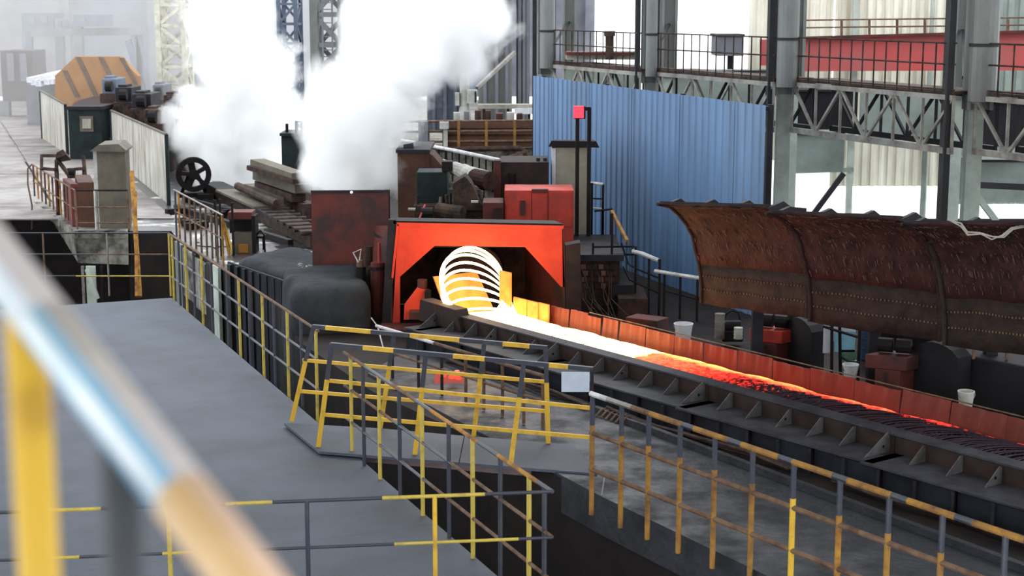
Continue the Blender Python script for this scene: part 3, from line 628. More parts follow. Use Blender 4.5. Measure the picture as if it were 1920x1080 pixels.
# ---------------------------------------------------------------- curved canopy covers
def canopy(label, bl, br, tl, tr, ribs, seed, nseg=12, droop=0):
    """bl, br bottom ends; tl, tr top ends"""
    r = thing('curved_cover', label, 'cover', lerp(bl, br, .5), 'curved brown covers beside the conveyor')
    prof = [(0, 0), (-.02, .14), (.0, .27), (.03, .38), (.12, .52), (.22, .66), (.36, .78), (.54, .87), (.76, .955), (1, 1)]   # (toward top in plan, height)
    NU = 26; random.seed(seed)
    def P(i, j, off=0):
        s_ = i / NU; B_, T_ = lerp(bl, br, s_), lerp(tl, tr, s_); h, z_ = prof[j]
        q = Vector((B_.x + (T_.x - B_.x) * h, B_.y + (T_.y - B_.y) * h, B_.z + (T_.z - B_.z) * z_))
        nzv = noise.noise(q * 2.2 + Vector((seed, 0, 0))) * .035
        return q + VD * (off + nzv) + Vector((0, 0, off * .5 * h + nzv * .5))
    J = len(prof)
    def strip(j0, j1, name, m_):
        vs = []; fs = []; W_ = j1 - j0 + 1
        for off in (0, .05):
            for i in range(NU + 1):
                for j in range(j0, j1 + 1): vs.append(P(i, j, off))
        n1 = (NU + 1) * W_
        for i in range(NU):
            for j in range(W_ - 1):
                a0 = i * W_ + j; fs.append((a0, a0 + W_, a0 + W_ + 1, a0 + 1)); fs.append((n1 + a0, n1 + a0 + 1, n1 + a0 + W_ + 1, n1 + a0 + W_))
            fs.append((i * W_, n1 + i * W_, n1 + (i + 1) * W_, (i + 1) * W_)); e = W_ - 1; fs.append((i * W_ + e, (i + 1) * W_ + e, n1 + (i + 1) * W_ + e, n1 + i * W_ + e))
        for j in range(W_ - 1):
            fs.append((j, j + 1, n1 + j + 1, n1 + j)); e = NU * W_; fs.append((e + j, n1 + e + j, n1 + e + j + 1, e + j + 1))
        return MB().add(vs, fs).build(name, m_, r, smooth=True)
    strip(0, 3, 'lower_band', 'canopy_band'); strip(3, J - 1, 'curved_lining', 'canopy')
    for i in (0, NU):
        MB().path([P(i, j, -.01) for j in range(J)], .022, 6).build('end_rib', 'canopy_band', r)
    # fringe of hanger pins on lining (tiny): one joined part
    g = MB()
    for j_, m2 in ((1, 34), (2, 34)):
        for k in range(m2):
            i = k / m2 * NU; i0 = min(int(i), NU - 1); q = lerp(P(i0, j_, -.012), P(i0 + 1, j_, -.012), i - i0); g.box(q, (.014, .014, .02))
    g.build('pins', 'rail_rust', r, kind='stuff')
    g = MB()
    for k in range(300):
        j = random.uniform(3.2, J - 1.3); i = random.uniform(0, NU - .01); i0, j0 = int(i), int(j)
        q = lerp(P(i0, j0, -.012), P(i0 + 1, j0, -.012), i - i0); q2 = lerp(P(i0, j0 + 1, -.012), P(i0 + 1, j0 + 1, -.012), i - i0)
        p_ = lerp(q, q2, j - j0); g.beam(p_, lerp(p_, q2, .5) + Vector((0, 0, -.01)), .004, .007)
    g.build('lining_anchors', 'rail_rust', r, kind='stuff')
    for s_ in ribs:
        T_ = lerp(tl, tr, s_); B_ = T_ + VD * .55 + Vector((0, 0, .02))
        MB().prism([T_ + Vector((0, 0, -.02)), T_ + VD * .30 + Vector((0, 0, .05)), B_ + Vector((0, 0, -.12))], UD * .05).build('roof_rib', 'dark_steel', r)
    a0, a1 = tl + VD * .03 + Vector((0, 0, .03)), tr + VD * .03 + Vector((0, 0, .03))
    MB().prism([a0, a0 + VD * .7 + Vector((0, 0, -.1)), a0 + VD * .7 + Vector((0, 0, -.14)), a0 + Vector((0, 0, -.04))], a1 - a0).build('back_plate', 'dark_steel', r)
    return r
canopy('first curved brown cover, overhanging farthest end by the blue partition', at(1313, 570, Y=20.5), at(1512, 597, Y=19.1), at(1234, 382, Y=19.85), at(1432, 388, Y=18.7), (.02, .35, .68, .99), 1)
canopy('middle curved brown cover between its two neighbours, below the bare steel columns', at(1517, 604, Y=19.0), at(1762, 640, Y=17.9), at(1438, 398, Y=18.45), at(1680, 410, Y=17.3), (.02, .35, .68, .99), 2)
canopy('nearest curved brown cover at right edge, with torn wire along its top', at(1770, 648, Y=17.8), at(1990, 676, Y=16.9), at(1690, 420, Y=17.1), at(1960, 418, Y=16.2), (.02, .4), 3)
g = MB(); random.seed(5)
pl = [at(x, y, Y=16.45) for x, y in ((1780, 415), (1800, 422), (1812, 438), (1840, 436), (1862, 446), (1880, 442), (1900, 428), (1930, 424), (1960, 432))]
for k in range(3): g.path([p + Vector((random.uniform(-.02, .02), 0, random.uniform(-.02, .02))) for p in pl], .008, 5)
g.build('torn_wire', 'rope', label='pale torn wire strands hanging along top of nearest curved cover', cat='wire')
for i, (px, Yk) in enumerate(((1420, 20.6), (1640, 19.6), (1860, 18.6))):
    sp = thing('cover_stand', ('dark stand carrying the first curved cover', 'dark stand carrying the middle curved cover', 'dark stand carrying the nearest curved cover')[i], 'stand', at(px, 700, Y=Yk))
    q = at(px, 600, Y=Yk); MB().beam(up(q, 0), up(q, 1.3), .14, .14).build('post', 'dark_steel', sp); MB().beam(up(q, 1.15) - UD * .9, up(q, 1.15) + UD * .9, .1, .1).build('arm', 'dark_steel', sp)

# drives behind the shields, below the covers
def drive(label, px0, px1, y0, yb, Yk, hx0, hx1, hy, ind):
    r = thing('drive_unit', label, 'machine', at(px0, yb, Y=Yk))
    a0, a1 = at(px0, y0, Y=Yk), at(px1, y0 + 6, Y=Yk - .2)
    MB().hexa([up(x, a0.z - .17) for x in (a0, a1, a1 + VD * .4, a0 + VD * .4)] + [up(x, a0.z) for x in (a0, a1, a1 + VD * .4, a0 + VD * .4)]).build('top_box', 'red_box' if ind == 0 else 'red_oxide', r, bevel=.01)
    d_ = (a1 - a0); c0 = a0 + d_ * .25; c1 = a0 + d_ * .85
    MB().hexa([up(x, 0) for x in (c0, c1, c1 + VD * .3, c0 + VD * .3)] + [up(x, a0.z - .17) for x in (c0, c1, c1 + VD * .3, c0 + VD * .3)]).build('pedestal', 'red_oxide', r, bevel=.01)
    MB().beam(lerp(c0, c1, .5) - VD * .02 + Vector((0, 0, -.2)), up(lerp(c0, c1, .5) - VD * .02, .1), .02, .02).build('rib', 'dark_steel', r)
    for k_, t_ in ((0, .0), (1, .55)): MB().tube(a0 + d_ * (.05 + t_ * .8) + VD * .2 + Vector((0, 0, .1)), a0 + d_ * (.4 + t_ * .8) + VD * .2 + Vector((0, 0, .1)), .09, 12).build('motor', 'black_iron', r)
    h0, h1 = at(hx0, hy, Y=Yk + .1), at(hx1, hy + 12, Y=Yk - .6)
    pr = []
    for k_ in range(9):
        t_ = k_ / 8; pr.append(lerp(h0, h1, t_) + Vector((0, 0, .16 * math.sin(math.pi * t_) ** .7)))
    MB().prism([up(h0, 0)] + pr + [up(h1, 0)], VD * .25).build('wheel_guard', 'dark_panel', r)
drive('red-topped drive unit with round dark guard below the first cover', 1405, 1466, 616, 700, 20.9, 1468, 1522, 612, 0)
drive('brownish drive unit with large round dark guard below the middle cover', 1622, 1700, 664, 770, 18.9, 1700, 1796, 660, 1)
b = MB().hexa([up(x, 0) for x in (at(1800, 700, Y=18.6), at(1990, 700, Y=17.6), at(1990, 700, Y=18.2), at(1800, 700, Y=19.2))] + [up(x, .75) for x in (at(1800, 700, Y=18.6), at(1990, 700, Y=17.6), at(1990, 700, Y=18.2), at(1800, 700, Y=19.2))])
b.build('fan_housing', 'dark_panel', label='long black fan housing under nearest curved cover at right edge', cat='machine', bevel=.03)
b = MB().hexa([up(x, 0) for x in (at(1612, 700, Y=21.6), at(1900, 700, Y=20.4), at(1900, 700, Y=21), at(1612, 700, Y=22.2))] + [up(x, 1.15) for x in (at(1612, 700, Y=21.6), at(1900, 700, Y=20.4), at(1900, 700, Y=21), at(1612, 700, Y=22.2))])
b.build('dark_backing', 'black_iron', label='long low black backing box added for shade behind the drive units', cat='duct', bevel=.03)  # box added to darken the space under the covers
b = MB().hexa([up(x, 0) for x in (at(1462, 700, Y=22.6), at(1528, 700, Y=22.2), at(1528, 700, Y=22.8), at(1462, 700, Y=23.2))] + [up(x, .95) for x in (at(1462, 700, Y=22.6), at(1528, 700, Y=22.2), at(1528, 700, Y=22.8), at(1462, 700, Y=23.2))])
b.build('dark_backing', 'black_iron', label='short black backing box added for shade behind the round guard below first cover', cat='duct', bevel=.03)  # second added box, a dark backdrop behind the guard
for k, (x, yt, yb) in enumerate(((1822, 668, 738), (1884, 675, 738))):
    p = at(x, 735, Y=18.3); MB().beam(up(p, .76), up(p, 1.12), .03, .03).build('guard_post', 'rail_rust', label=('thin rusty upright on the fan housing, left of two', 'thin rusty upright on the fan housing, right of two')[k], cat='post')
# bright opening with pale cyan sheet, drum, buckets
op = thing('door_screen', 'pale cyan sheet framed by dark bars, bright between the two drive units', 'screen', at(1575, 720, Y=20.2))
Ys = 20.2
for x0, x1, y0, y1, m_, dy in ((1545, 1562, 604, 662, 'white_plastic', 0), (1564, 1605, 604, 640, 'white_plastic', 0), (1566, 1604, 622, 660, 'cyan_sheet', .04), (1574, 1604, 656, 676, 'green_tank', .04), (1582, 1606, 676, 690, 'white_plastic', 0)):
    p0, p1 = at(x0, y0, Y=Ys - dy), at(x1, y0, Y=Ys - dy); zb = at(x0, y1, Y=Ys - dy).z
    MB().prism([up(p0, zb), up(p1, zb), p1, p0], (0, .02, 0)).build('panel', m_, op)
for x, tl in ((1556, 4), (1570, 7), (1609, 0)): MB().beam(up(at(x, 700, Y=Ys - .1), .95), up(at(x + tl, 700, Y=Ys - .1), 0), .035, .035).build('bar', 'black_iron', op)
MB().path([at(x, y, Y=Ys - .15) for x, y in ((1543, 612), (1575, 622), (1608, 632))], .018, 6).path([at(x, y, Y=Ys - .15) for x, y in ((1576, 668), (1590, 678), (1612, 680))], .014, 6).build('cable', 'black_iron', op)
MB().beam(up(at(1543, 700, Y=Ys), .95), up(at(1610, 700, Y=Ys), .95), .05).build('head_bar', 'black_iron', op)
def bucket(label, px, py, Yk, r, h, m_, zb=None):
    p = at(px, py, Y=Yk); z0 = p.z if zb is None else zb
    o = thing('bucket', label, 'bucket', up(p, z0))
    b = MB(); n = 20; vs = []
    for rr, zz in ((r * .74, z0), (r, z0 + h), (r * 1.05, z0 + h), (r * 1.05, z0 + h + .015), (r * .93, z0 + h + .015), (r * .68, z0 + .02)):
        for k in range(n): vs.append((p.x + rr * math.cos(k * 2 * math.pi / n), p.y + rr * math.sin(k * 2 * math.pi / n), zz))
    fs = [(a * n + k, a * n + (k + 1) % n, (a + 1) * n + (k + 1) % n, (a + 1) * n + k) for a in range(5) for k in range(n)] + [tuple(range(n))[::-1], tuple(range(5 * n, 6 * n))]
    b.add(vs, fs).build('pail', m_, o)
    MB().path([(p.x + r * 1.05 * math.cos(t_), p.y - .01 + -.04 * math.sin(t_), z0 + h * .95 - r * .9 * math.sin(t_)) for t_ in [math.pi * k / 12 for k in range(13)]], .005, 4).build('handle', 'rail_steel', o)
    return o
bucket('white plastic bucket standing behind the red shields, left of the covers', 1281, 640, 22.6, .135, .25, 'white_plastic')
bucket('white plastic bucket low in the bright gap between the drive units', 1594, 708, 19.6, .1, .16, 'white_plastic')
bucket('grey bucket standing under the nearest curved cover', 1810, 768, 17.4, .09, .2, 'light_grey')
def barrel(label, px, y0, y1, Yk, r, m_, name='drum'):
    o = thing(name, label, 'drum', at(px, y1, Y=Yk)); p, q = at(px, y1, Y=Yk), at(px, y0, Y=Yk)
    MB().tube(up(p, p.z), up(p, q.z), r, 18).build('body', m_, o)
    for t_ in (.02, .35, .66, .97): MB().tube(up(p, p.z + (q.z - p.z) * t_ - .01), up(p, p.z + (q.z - p.z) * t_ + .012), r * 1.06, 18).build('hoop', m_, o)
barrel('blue drum beside the bright gap, left of the brownish drive unit', 1629, 613, 672, 21.2, .13, 'blue_drum')
barrel('slim steel-blue cylinder standing behind the shields left of the first drive unit', 1349, 588, 634, 22.4, .07, 'rail_steel', 'canister')
barrel('white tin can left of the first red-topped drive unit', 1384, 615, 634, 22.2, .06, 'light_grey', 'tin_can')
md = thing('pump_set', 'small black pump with curled hose behind the shields, under first cover', 'machine', at(1375, 640, Y=22.6))
MB().box(at(1372, 628, Y=22.6), (.3, .25, .16)).build('base', 'black_iron', md, bevel=.02)
MB().tube(at(1358, 612, Y=22.6), at(1388, 612, Y=22.6), .09, 12).build('motor', 'black_iron', md)
MB().path([at(x, y, Y=22.5) for x, y in ((1358, 600), (1362, 588), (1372, 582), (1384, 586), (1388, 600))], .014, 6).build('hose', 'black_iron', md)
b = MB().box(up(at(1213, 612, Y=23.6), .12), (.55, .35, .2), rz=-.6)
b.build('red_crate', 'red_oxide', label='low dull red crate on dark floor left of the white bucket', cat='crate', bevel=.01)

# ---------------------------------------------------------------- step platform right of the hood
st = thing('step_platform', 'dark brick-faced stepped platform right of the hood, below slab-topped cabinet', 'platform', at(1120, 600, Y=25.2))
def pxbox(name, x0, x1, yt, yb, Yk, dep, m_, parent=None, bevel=0, dx=0, **kw):
    a0, a1 = at(x0, yt, Y=Yk), at(x1, yt, Y=Yk); zb = at(x0, yb, Y=Yk).z if yb is not None else 0.
    o = Vector((dx, dep, 0))
    return MB().hexa([up(a0, zb), up(a1, zb), up(a1, zb) + o, up(a0, zb) + o, a0, a1, a1 + o, a0 + o]).build(name, m_, parent, bevel=bevel, **kw)
pxbox('block', 1090, 1162, 490, None, 25.2, 2.2, 'brick_dark', st)
pxbox('step', 1148, 1188, 535, None, 25.0, 1.4, 'dark_panel', st)
pxbox('step', 1160, 1215, 560, None, 24.6, 1.2, 'brick_dark', st)
pxbox('floor_slab', 1080, 1170, 478, 490, 25.1, 2.3, 'dark_steel', st)
for k in range(22):
    r_, c_ = divmod(k, 6); a0 = at(1094 + c_ * 11 + (r_ % 2) * 4, 500 + r_ * 12, Y=25.18)
    MB().box(a0, (.08, .03, .075)).build('brick', 'parapet_brown' if k % 3 == 0 else 'brick_dark', st)
g = MB(); random.seed(8)
for k in range(12):
    x = random.uniform(1085, 1150); g.path([at(x, random.uniform(500, 520), Y=24.7), at(x + random.uniform(-6, 20), 560, Y=24.6), at(x + random.uniform(10, 40), 600, Y=24.2)], .009, 4)
g.build('loose_cables', 'rust_machine', label='tangle of rusty cables hanging over dark steps right of the hood', cat='cables', kind='stuff')
rl_ = thing('stair_railing', 'black stair railing with white-capped top bars in front of the blue partition', 'railing', at(1190, 560, Y=25))
tp = [(1110, 462), (1190, 462), (1192, 472)]
MB().path([at(1112, 463, Y=25.2), at(1190, 462, Y=25.2)], .018).path([at(1112, 478, Y=25.2), at(1190, 477, Y=25.2)], .018).build('rail', 'black_iron', rl_)
MB().path([at(1186, 471, Y=25.1), at(1205, 476, Y=25), at(1234, 488, Y=24.9)], .034).build('white_top', 'rail_white', rl_)
MB().path([at(1228, 508, Y=24.9), at(1270, 515, Y=24.6), at(1316, 522, Y=24.3)], .03).build('white_top', 'rail_white', rl_)
for x, yt, Yk in ((1112, 455, 25.2), (1148, 400, 25.2), (1192, 462, 25.1), (1217, 480, 25), (1237, 486, 24.9), (1246, 512, 24.8), (1276, 516, 24.6), (1308, 521, 24.4)):
    p = at(x, yt, Y=Yk); MB().beam(up(p, 0), p, .035, .035).build('post', 'black_iron', rl_)
MB().path([at(1165, 455, Y=25.1), at(1178, 495, Y=25.1), at(1195, 505, Y=25), at(1237, 522, Y=24.9)], .015).path([at(1168, 500, Y=25.1), at(1180, 525, Y=25.1), at(1237, 550, Y=24.9)], .015).path([at(1246, 545, Y=24.8), at(1312, 562, Y=24.4)], .015).build('mid_rail', 'black_iron', rl_)
rl2 = thing('stair_railing', 'upper landing railing beside the slab-topped cabinet, thin dark bars', 'railing', at(1130, 470, Y=27.5))
MB().path([at(1108, 343, Y=27.5), at(1131, 346, Y=27.4)], .03).path([at(1108, 390, Y=27.5), at(1131, 392, Y=27.4)], .02).build('white_top', 'rail_white', rl2)
MB().path([at(1108, 372, Y=27.5), at(1131, 373, Y=27.4)], .015).path([at(1115, 396, Y=27.3), at(1147, 392, Y=27.1)], .018).build('rail', 'black_iron', rl2)
for x, yt in ((1110, 343), (1131, 346), (1130, 395), (1146, 392)):
    p = at(x, yt, Y=27.4); MB().beam(up(p, 0), p, .04, .04).build('post', 'black_iron', rl2)
MB().beam(at(1147, 396, Y=27.1), at(1176, 452, Y=26), .05, .05).build('stringer', 'orange_worn', rl2)

# slab-topped cabinet and signal lamp
cb = thing('control_cabinet', 'pale grey cabinet with overhanging dark slab roof, before the blue partition', 'cabinet', at(1075, 500, Y=28.4))
pxbox('body', 1041, 1108, 277, None, 28.4, .8, 'cab_pale', cb)
pxbox('white_edge', 1035, 1042, 278, None, 28.38, .7, 'white_plastic', cb)
MB().hexa([at(1028, 275, Y=28.1), at(1124, 277, Y=28.1), at(1120, 272, Y=29.5), at(1036, 272, Y=29.5), at(1034, 264, Y=28.1), at(1118, 265, Y=28.1), at(1112, 262, Y=29.4), at(1040, 262, Y=29.4)]).build('slab_roof', 'dark_panel', cb)
sgn = thing('signal_lamp', 'glowing red signal lamp on two black posts above the slab roof', 'signal', up(at(1094, 480, Y=27.2), 0))
for x, yt in ((1083, 222), (1105, 203)):
    p = at(x, yt, Y=27.2); MB().beam(up(p, 0), p, .065, .065).build('post', 'black_iron', sgn)
MB().beam(at(1083, 204, Y=27.2), at(1108, 204, Y=27.2), .06, .06).build('crossbar', 'black_iron', sgn)
pxbox('lamp_box', 1076, 1098, 199, 223, 27.1, .18, 'black_iron', sgn, bevel=.01)
p = at(1085, 210, Y=27.08); b = MB(); b.box(p + Vector((.0, -.02, 0)), (.17, .06, .2)); b.tube(p, p + Vector((0, -.07, 0)), .085, 18, r2=.08); b.build('lens', 'signal_red', sgn)

# boxes right behind the hood
bx = thing('service_cabin', 'brownish grey steel cabin with red-lit left edge behind the hood roof', 'cabinet', at(980, 420, Y=28))
pxbox('body', 938, 1029, 304, None, 28.2, 1.2, 'web_brown', bx, bevel=.01); pxbox('red_corner', 926, 939, 301, None, 28.1, .3, 'red_oxide', bx)
MB().tube(at(960, 345, Y=28.15), at(960, 325, Y=28.15), .06, 10).build('handwheel', 'black_iron', bx)
for x in (1009, 1022): MB().tube(at(x, 304, Y=28.4), at(x, 296, Y=28.4), .035, 8).build('lifting_eye', 'dark_steel', bx)
rb_ = thing('red_cabinet', 'cabinet in painted red glow with two tall doors behind the hood roof', 'cabinet', at(1010, 440, Y=26.6))
pxbox('body', 946, 1076, 357, None, 26.6, .9, 'red_box', rb_, bevel=.01)  # glow falling on the cabinet is painted in as red
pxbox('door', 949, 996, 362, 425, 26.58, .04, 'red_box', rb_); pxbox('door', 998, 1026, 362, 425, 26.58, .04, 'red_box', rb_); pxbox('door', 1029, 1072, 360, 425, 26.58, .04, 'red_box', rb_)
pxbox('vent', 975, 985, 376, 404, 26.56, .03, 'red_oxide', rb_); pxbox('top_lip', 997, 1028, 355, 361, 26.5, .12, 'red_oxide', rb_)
rc = thing('red_cabinet', 'small dull red cabinet left of the bigger one in painted red glow', 'cabinet', at(925, 440, Y=26.5))
pxbox('body', 905, 944, 380, None, 26.5, .7, 'red_oxide', rc, bevel=.01); pxbox('door', 926, 942, 390, 412, 26.46, .05, 'brick_dark', rc)
# machinery heap
mh = thing('gearbox_stand', 'dark gearbox and pinch-roll stand behind the hood roof, cluttered with fittings', 'machine', at(850, 450, Y=27.2))
pxbox('base', 775, 905, 385, None, 27.0, 1.2, 'rust_machine', mh, bevel=.02)
MB().prism([at(850, 395, Y=26.9), at(907, 395, Y=26.9), at(884, 345, Y=26.9), at(872, 330, Y=26.9), at(848, 345, Y=26.9)], (0, .6, 0)).build('gear_cover', 'rust_machine', mh, bevel=.01)
pxbox('dark_box', 781, 838, 323, 388, 27.3, .7, 'green_box', mh, bevel=.01)
pxbox('valve_block', 828, 848, 303, 322, 27.2, .3, 'black_iron', mh, bevel=.01)
MB().tube(at(820, 395, Y=26.8), at(868, 402, Y=26.6), .14, 14).build('roll_housing', 'rust_machine', mh)
MB().tube(at(790, 400, Y=26.5), at(812, 400, Y=26.5), .1, 12).build('coupling', 'black_iron', mh)
random.seed(21)
for k in range(18):
    x = 782 + 7 * k; p = up(at(x, 385, Y=27.0), at(775, 385, Y=27.0).z) + Vector((0, random.uniform(.05, .5), -.03))
    MB().tube(p, p + Vector((random.uniform(-.02, .02), 0, random.uniform(.08, .26))), random.uniform(.015, .04), 8).build('fitting', random.choice(['rust_machine', 'dark_steel', 'rail_steel', 'red_oxide']), mh)
for x, y in ((800, 394), (772, 392), (890, 378)): MB().box(at(x, y, Y=26.6), (.12, .1, .03)).build('bright_clip', 'light_grey', mh)
MB().tube(at(783, 418, Y=26.2), at(797, 384, Y=26.6), .018, 6).build('lever', 'red_box', mh)
dc = thing('air_pipe', 'pale insulated pipe with dark round end above the gearbox stand', 'pipe', at(900, 400, Y=27.8))
MB().tube(at(853, 316, Y=29.5), at(868, 322, Y=28.8), .13, 14).tube(at(870, 322, Y=28.7), at(893, 334, Y=27.9), .145, 14).build('pipe', 'light_grey', dc)
MB().tube(at(890, 334, Y=27.95), at(919, 340, Y=27.6), .17, 16).build('end_drum', 'brick_dark', dc)
MB().path([at(890, 350, Y=27.7), at(911, 352, Y=27.7), at(911, 378, Y=27.7), at(900, 384, Y=27.7)], .03, 8).build('branch', 'light_grey', dc)
MB().beam(up(at(905, 350, Y=27.8), 0), at(905, 348, Y=27.8), .07, .07).build('support', 'dark_steel', dc)
bb = thing('brown_housing', 'large brown sheet housing half lost in steam left of the gearbox', 'housing', at(800, 440, Y=29))
pxbox('body', 745, 802, 286, None, 29, 1.6, 'brown_sheet', bb); pxbox('post', 800, 805, 284, None, 28.95, .2, 'red_oxide', bb)
MB().prism([at(805, 288, Y=29), at(812, 292, Y=29), at(838, 322, Y=29), at(838, 345, Y=29), at(805, 345, Y=29)], (0, 1., 0)).build('sloped_wing', 'brown_sheet', bb)
pxbox('roof', 742, 806, 281, 287, 28.9, 1.8, 'dark_steel', bb); MB().tube(at(758, 281, Y=29.3), at(776, 278, Y=29.3), .1, 12).build('roof_tank', 'green_box', bb)
# white stair handrail
hr = thing('ramp_railing', 'white-topped handrail with dark balusters descending towards the service cabin', 'railing', up(at(840, 380, Y=32), 0))
ha, hb = at(754, 263, Y=36), at(938, 301, Y=29); hm = at(850, 282, Y=31.8)
MB().tube(ha, hm, .035).tube(hm, hb, .04).build('top_rail', 'rail_white', hr)
MB().tube(at(808, 295, Y=33), at(915, 323, Y=29.6), .03).build('low_rail', 'rail_white', hr)
for k in range(14):
    p = onto(ha, hb, 760 + k * 12.6); MB().beam(p, p - Vector((0, 0, .62)), .03, .03).build('baluster', 'black_iron', hr)
for t_ in (.02, .5, .97): p = lerp(ha, hb, t_); MB().beam(up(p, 0), p, .06, .06).build('post', 'dark_steel', hr)

# ---------------------------------------------------------------- raised parapet platform behind
pp = thing('parapet_platform', 'raised platform with brown parapet and rusty railing left of the blue partition', 'platform', up(at(890, 300, Y=42), 0))
Yp = 42
pxbox('base', 700, 1012, 277, None, Yp + .3, 5, 'concrete_old', pp); pxbox('parapet', 836, 1012, 226, 276, Yp + .2, .2, 'parapet_brown', pp)
for y in (240, 252, 264): pxbox('plank_line', 836, 1012, y, y + 1.5, Yp + .15, .06, 'brick_dark', pp)
for y, m_ in ((226, 'rail_rust'), (245, 'rail_rust'), (264, 'rail_rust')): MB().tube(at(752, y + 2, Y=Yp), at(1000, y, Y=Yp), .03, 8).build('rail', m_, pp)
for x in (803, 832, 860, 912, 965): MB().beam(at(x, 276, Y=Yp), at(x, 226, Y=Yp), .07, .06).build('post', 'orange_worn' if x > 840 else 'rail_rust', pp)
MB().path([at(800, 281, Y=Yp - .2), at(975, 278, Y=Yp - .2), at(984, 284, Y=Yp - .2), at(988, 300, Y=Yp - .2)], .07, 8).build('pipe', 'rust_machine', pp)
MB().beam(at(985, 284, Y=Yp - .4), at(930, 302, Y=Yp - .4), .06).build('brace', 'rail_rust', pp)
eb = thing('electric_box', 'pale electric box on stem before the brown parapet', 'box', at(826, 275, Y=Yp - .2)); pxbox('case', 824, 841, 229, 242, Yp - .2, .2, 'light_grey', eb); pxbox('stem', 831, 839, 242, 276, Yp - .15, .1, 'light_grey', eb)
eb = thing('electric_box', 'tall grey electric cabinet at left end of the parapet, in the steam', 'box', at(790, 275, Y=Yp - .2)); pxbox('case', 784, 802, 228, 265, Yp - .25, .25, 'haze_steel', eb); pxbox('dial', 789, 796, 235, 243, Yp - .3, .06, 'dark_steel', eb)
po = thing('lamp_pole', 'pale green round pole with box on its side above the parapet', 'pole', at(870, 226, Y=44))
MB().tube(at(871, 222, Y=44), at(869, -140, Y=44), .13, 14).build('pole', 'light_grey', po); MB().tube(at(871, 226, Y=44), at(871, 200, Y=44), .2, 14, r2=.14).build('foot', 'light_grey', po)
pxbox('case', 875, 894, 169, 194, 43.8, .3, 'light_grey', po); pxbox('case_door', 890, 893, 172, 192, 43.75, .1, 'black_iron', po); pxbox('side_case', 853, 861, 174, 198, 43.8, .2, 'light_grey', po)
MB().beam(at(894, 165, Y=44.5), at(965, 98, Y=46), .09).build('stay', 'rail_steel', po)
# grey sheds behind parapet
for k, (x0, x1, yt, yb, m_, lb) in enumerate(((896, 960, -60, 222, 'column_grey', 'wide grey building bay behind the pale pole'), (968, 992, -60, 205, 'haze_steel', 'narrow pale grey building bay left of the blue partition'), (800, 862, 120, 224, 'haze_blue', 'bluish machine shed behind the parapet, in steam'))):
    o = thing('building_bay', lb, 'building', up(at(x0, 200, Y=50 + k), 0)); pxbox('wall', x0, x1, yt, None, 50 + k, 2, m_, o)
    for t_ in (.15, .5, .8): xx = x0 + (x1 - x0) * t_; pxbox('pilaster', xx, xx + 6, yt, None, 49.8 + k, .3, 'haze_steel', o)
tbm = thing('scrap_table', 'long pale pink beam lying across the platform behind the parapet', 'beam', at(940, 215, Y=43))
pxbox('beam', 895, 1000, 196, 204, 43.5, .4, 'rope', tbm); pxbox('beam_end', 965, 1000, 203, 214, 43.4, .4, 'white_plastic', tbm)
for x in (905, 950, 990): pxbox('foot', x, x + 5, 203, 226, 43.6, .2, 'rust_machine', tbm)
random.seed(9)
for k in range(7):
    x = 850 + k * 20; o = pxbox('scrap_block', x, x + random.uniform(8, 15), 214 - random.uniform(0, 7), 226, 42.9, .3, random.choice(['rust_machine', 'light_grey', 'haze_steel', 'red_oxide']), label='small scrap block behind the parapet rail, ' + ORD[k] + ' from the pale pole', cat='scrap', group='scrap blocks behind the parapet')

# ---------------------------------------------------------------- building columns, trusses, far wall (right)
C0 = Vector((7.2, 25.6, 0)); CS = Vector((-2.12, 4.4, 0))
desc = ('at right edge of view, with round pipe beside it', 'rising behind the middle curved cover', 'above the middle of the blue partition', 'above the left end of the blue partition')
for k in range(4):
    p = C0 + CS * k
    r = thing('building_column', 'tall paired steel building column ' + desc[k], 'column', p, 'paired building columns on the right')
    th = math.atan2(CS.y, CS.x)
    for off, wd, m_, nm in ((Vector((0, 0, 0)), .5, 'column_grey', 'shaft'), (Vector((.62, 2.6, 0)), .42, 'column_grey', 'shaft')):
        c_ = p + off
        if k == 0 and nm == 'shaft' and off.x == 0: c_ = c_ + Vector((.2, 0, 0))
        MB().box((c_.x, c_.y, 5.7), (wd * .72, .1, 5.0)).box((c_.x - wd * .36, c_.y - .05, 5.7), (.06, .3, 5.0)).box((c_.x + wd * .36, c_.y - .05, 5.7), (.06, .3, 5.0)).build(nm, m_, r)
        MB().box((c_.x, c_.y + .1, 1.6), (.25 if off.x == 0 else .2, .22, 3.2)).build('lower_shaft', 'column_green', r)
    MB().box((p.x - .3, p.y - .1, 4.1), (.1, .3, 8.2)).build('flange', 'column_dark', r)
    for z_ in (3.7, 5.0, 6.3, 7.6): MB().beam(p + Vector((0, .1, z_)), p + Vector((.62, 2.5, z_ + .7)), .05).build('lacing', 'column_dark', r)
# round pipe columns in front of shafts
for k, (x0, x1) in enumerate(((1816, 1868), (1456, 1496), (1210, 1232), (1012, 1040))):
    p = C0 + CS * k + Vector((.12, -.35, 0)); 
    o = thing('vertical_pipe', 'round grey pipe running up the building column ' + desc[k].replace(', with round pipe beside it', ''), 'pipe', up(p, 3.4), 'pipes on the building columns')
    c_ = onto(C0 + CS * k + Vector((-2, -.35, 3.6)), C0 + CS * k + Vector((2, -.35, 3.6)), (x0 + x1) / 2); rad = (x1 - x0) / 2 / 3000 * p.y
    MB().tube(up(c_, 3.35), up(c_, 8.2), rad, 16).build('pipe', 'column_grey', o, smooth=False)
    for z_ in (4.2, 5.6): MB().tube(up(c_, z_), up(c_, z_ + .05), rad * 1.08, 16).build('collar', 'column_dark', o)
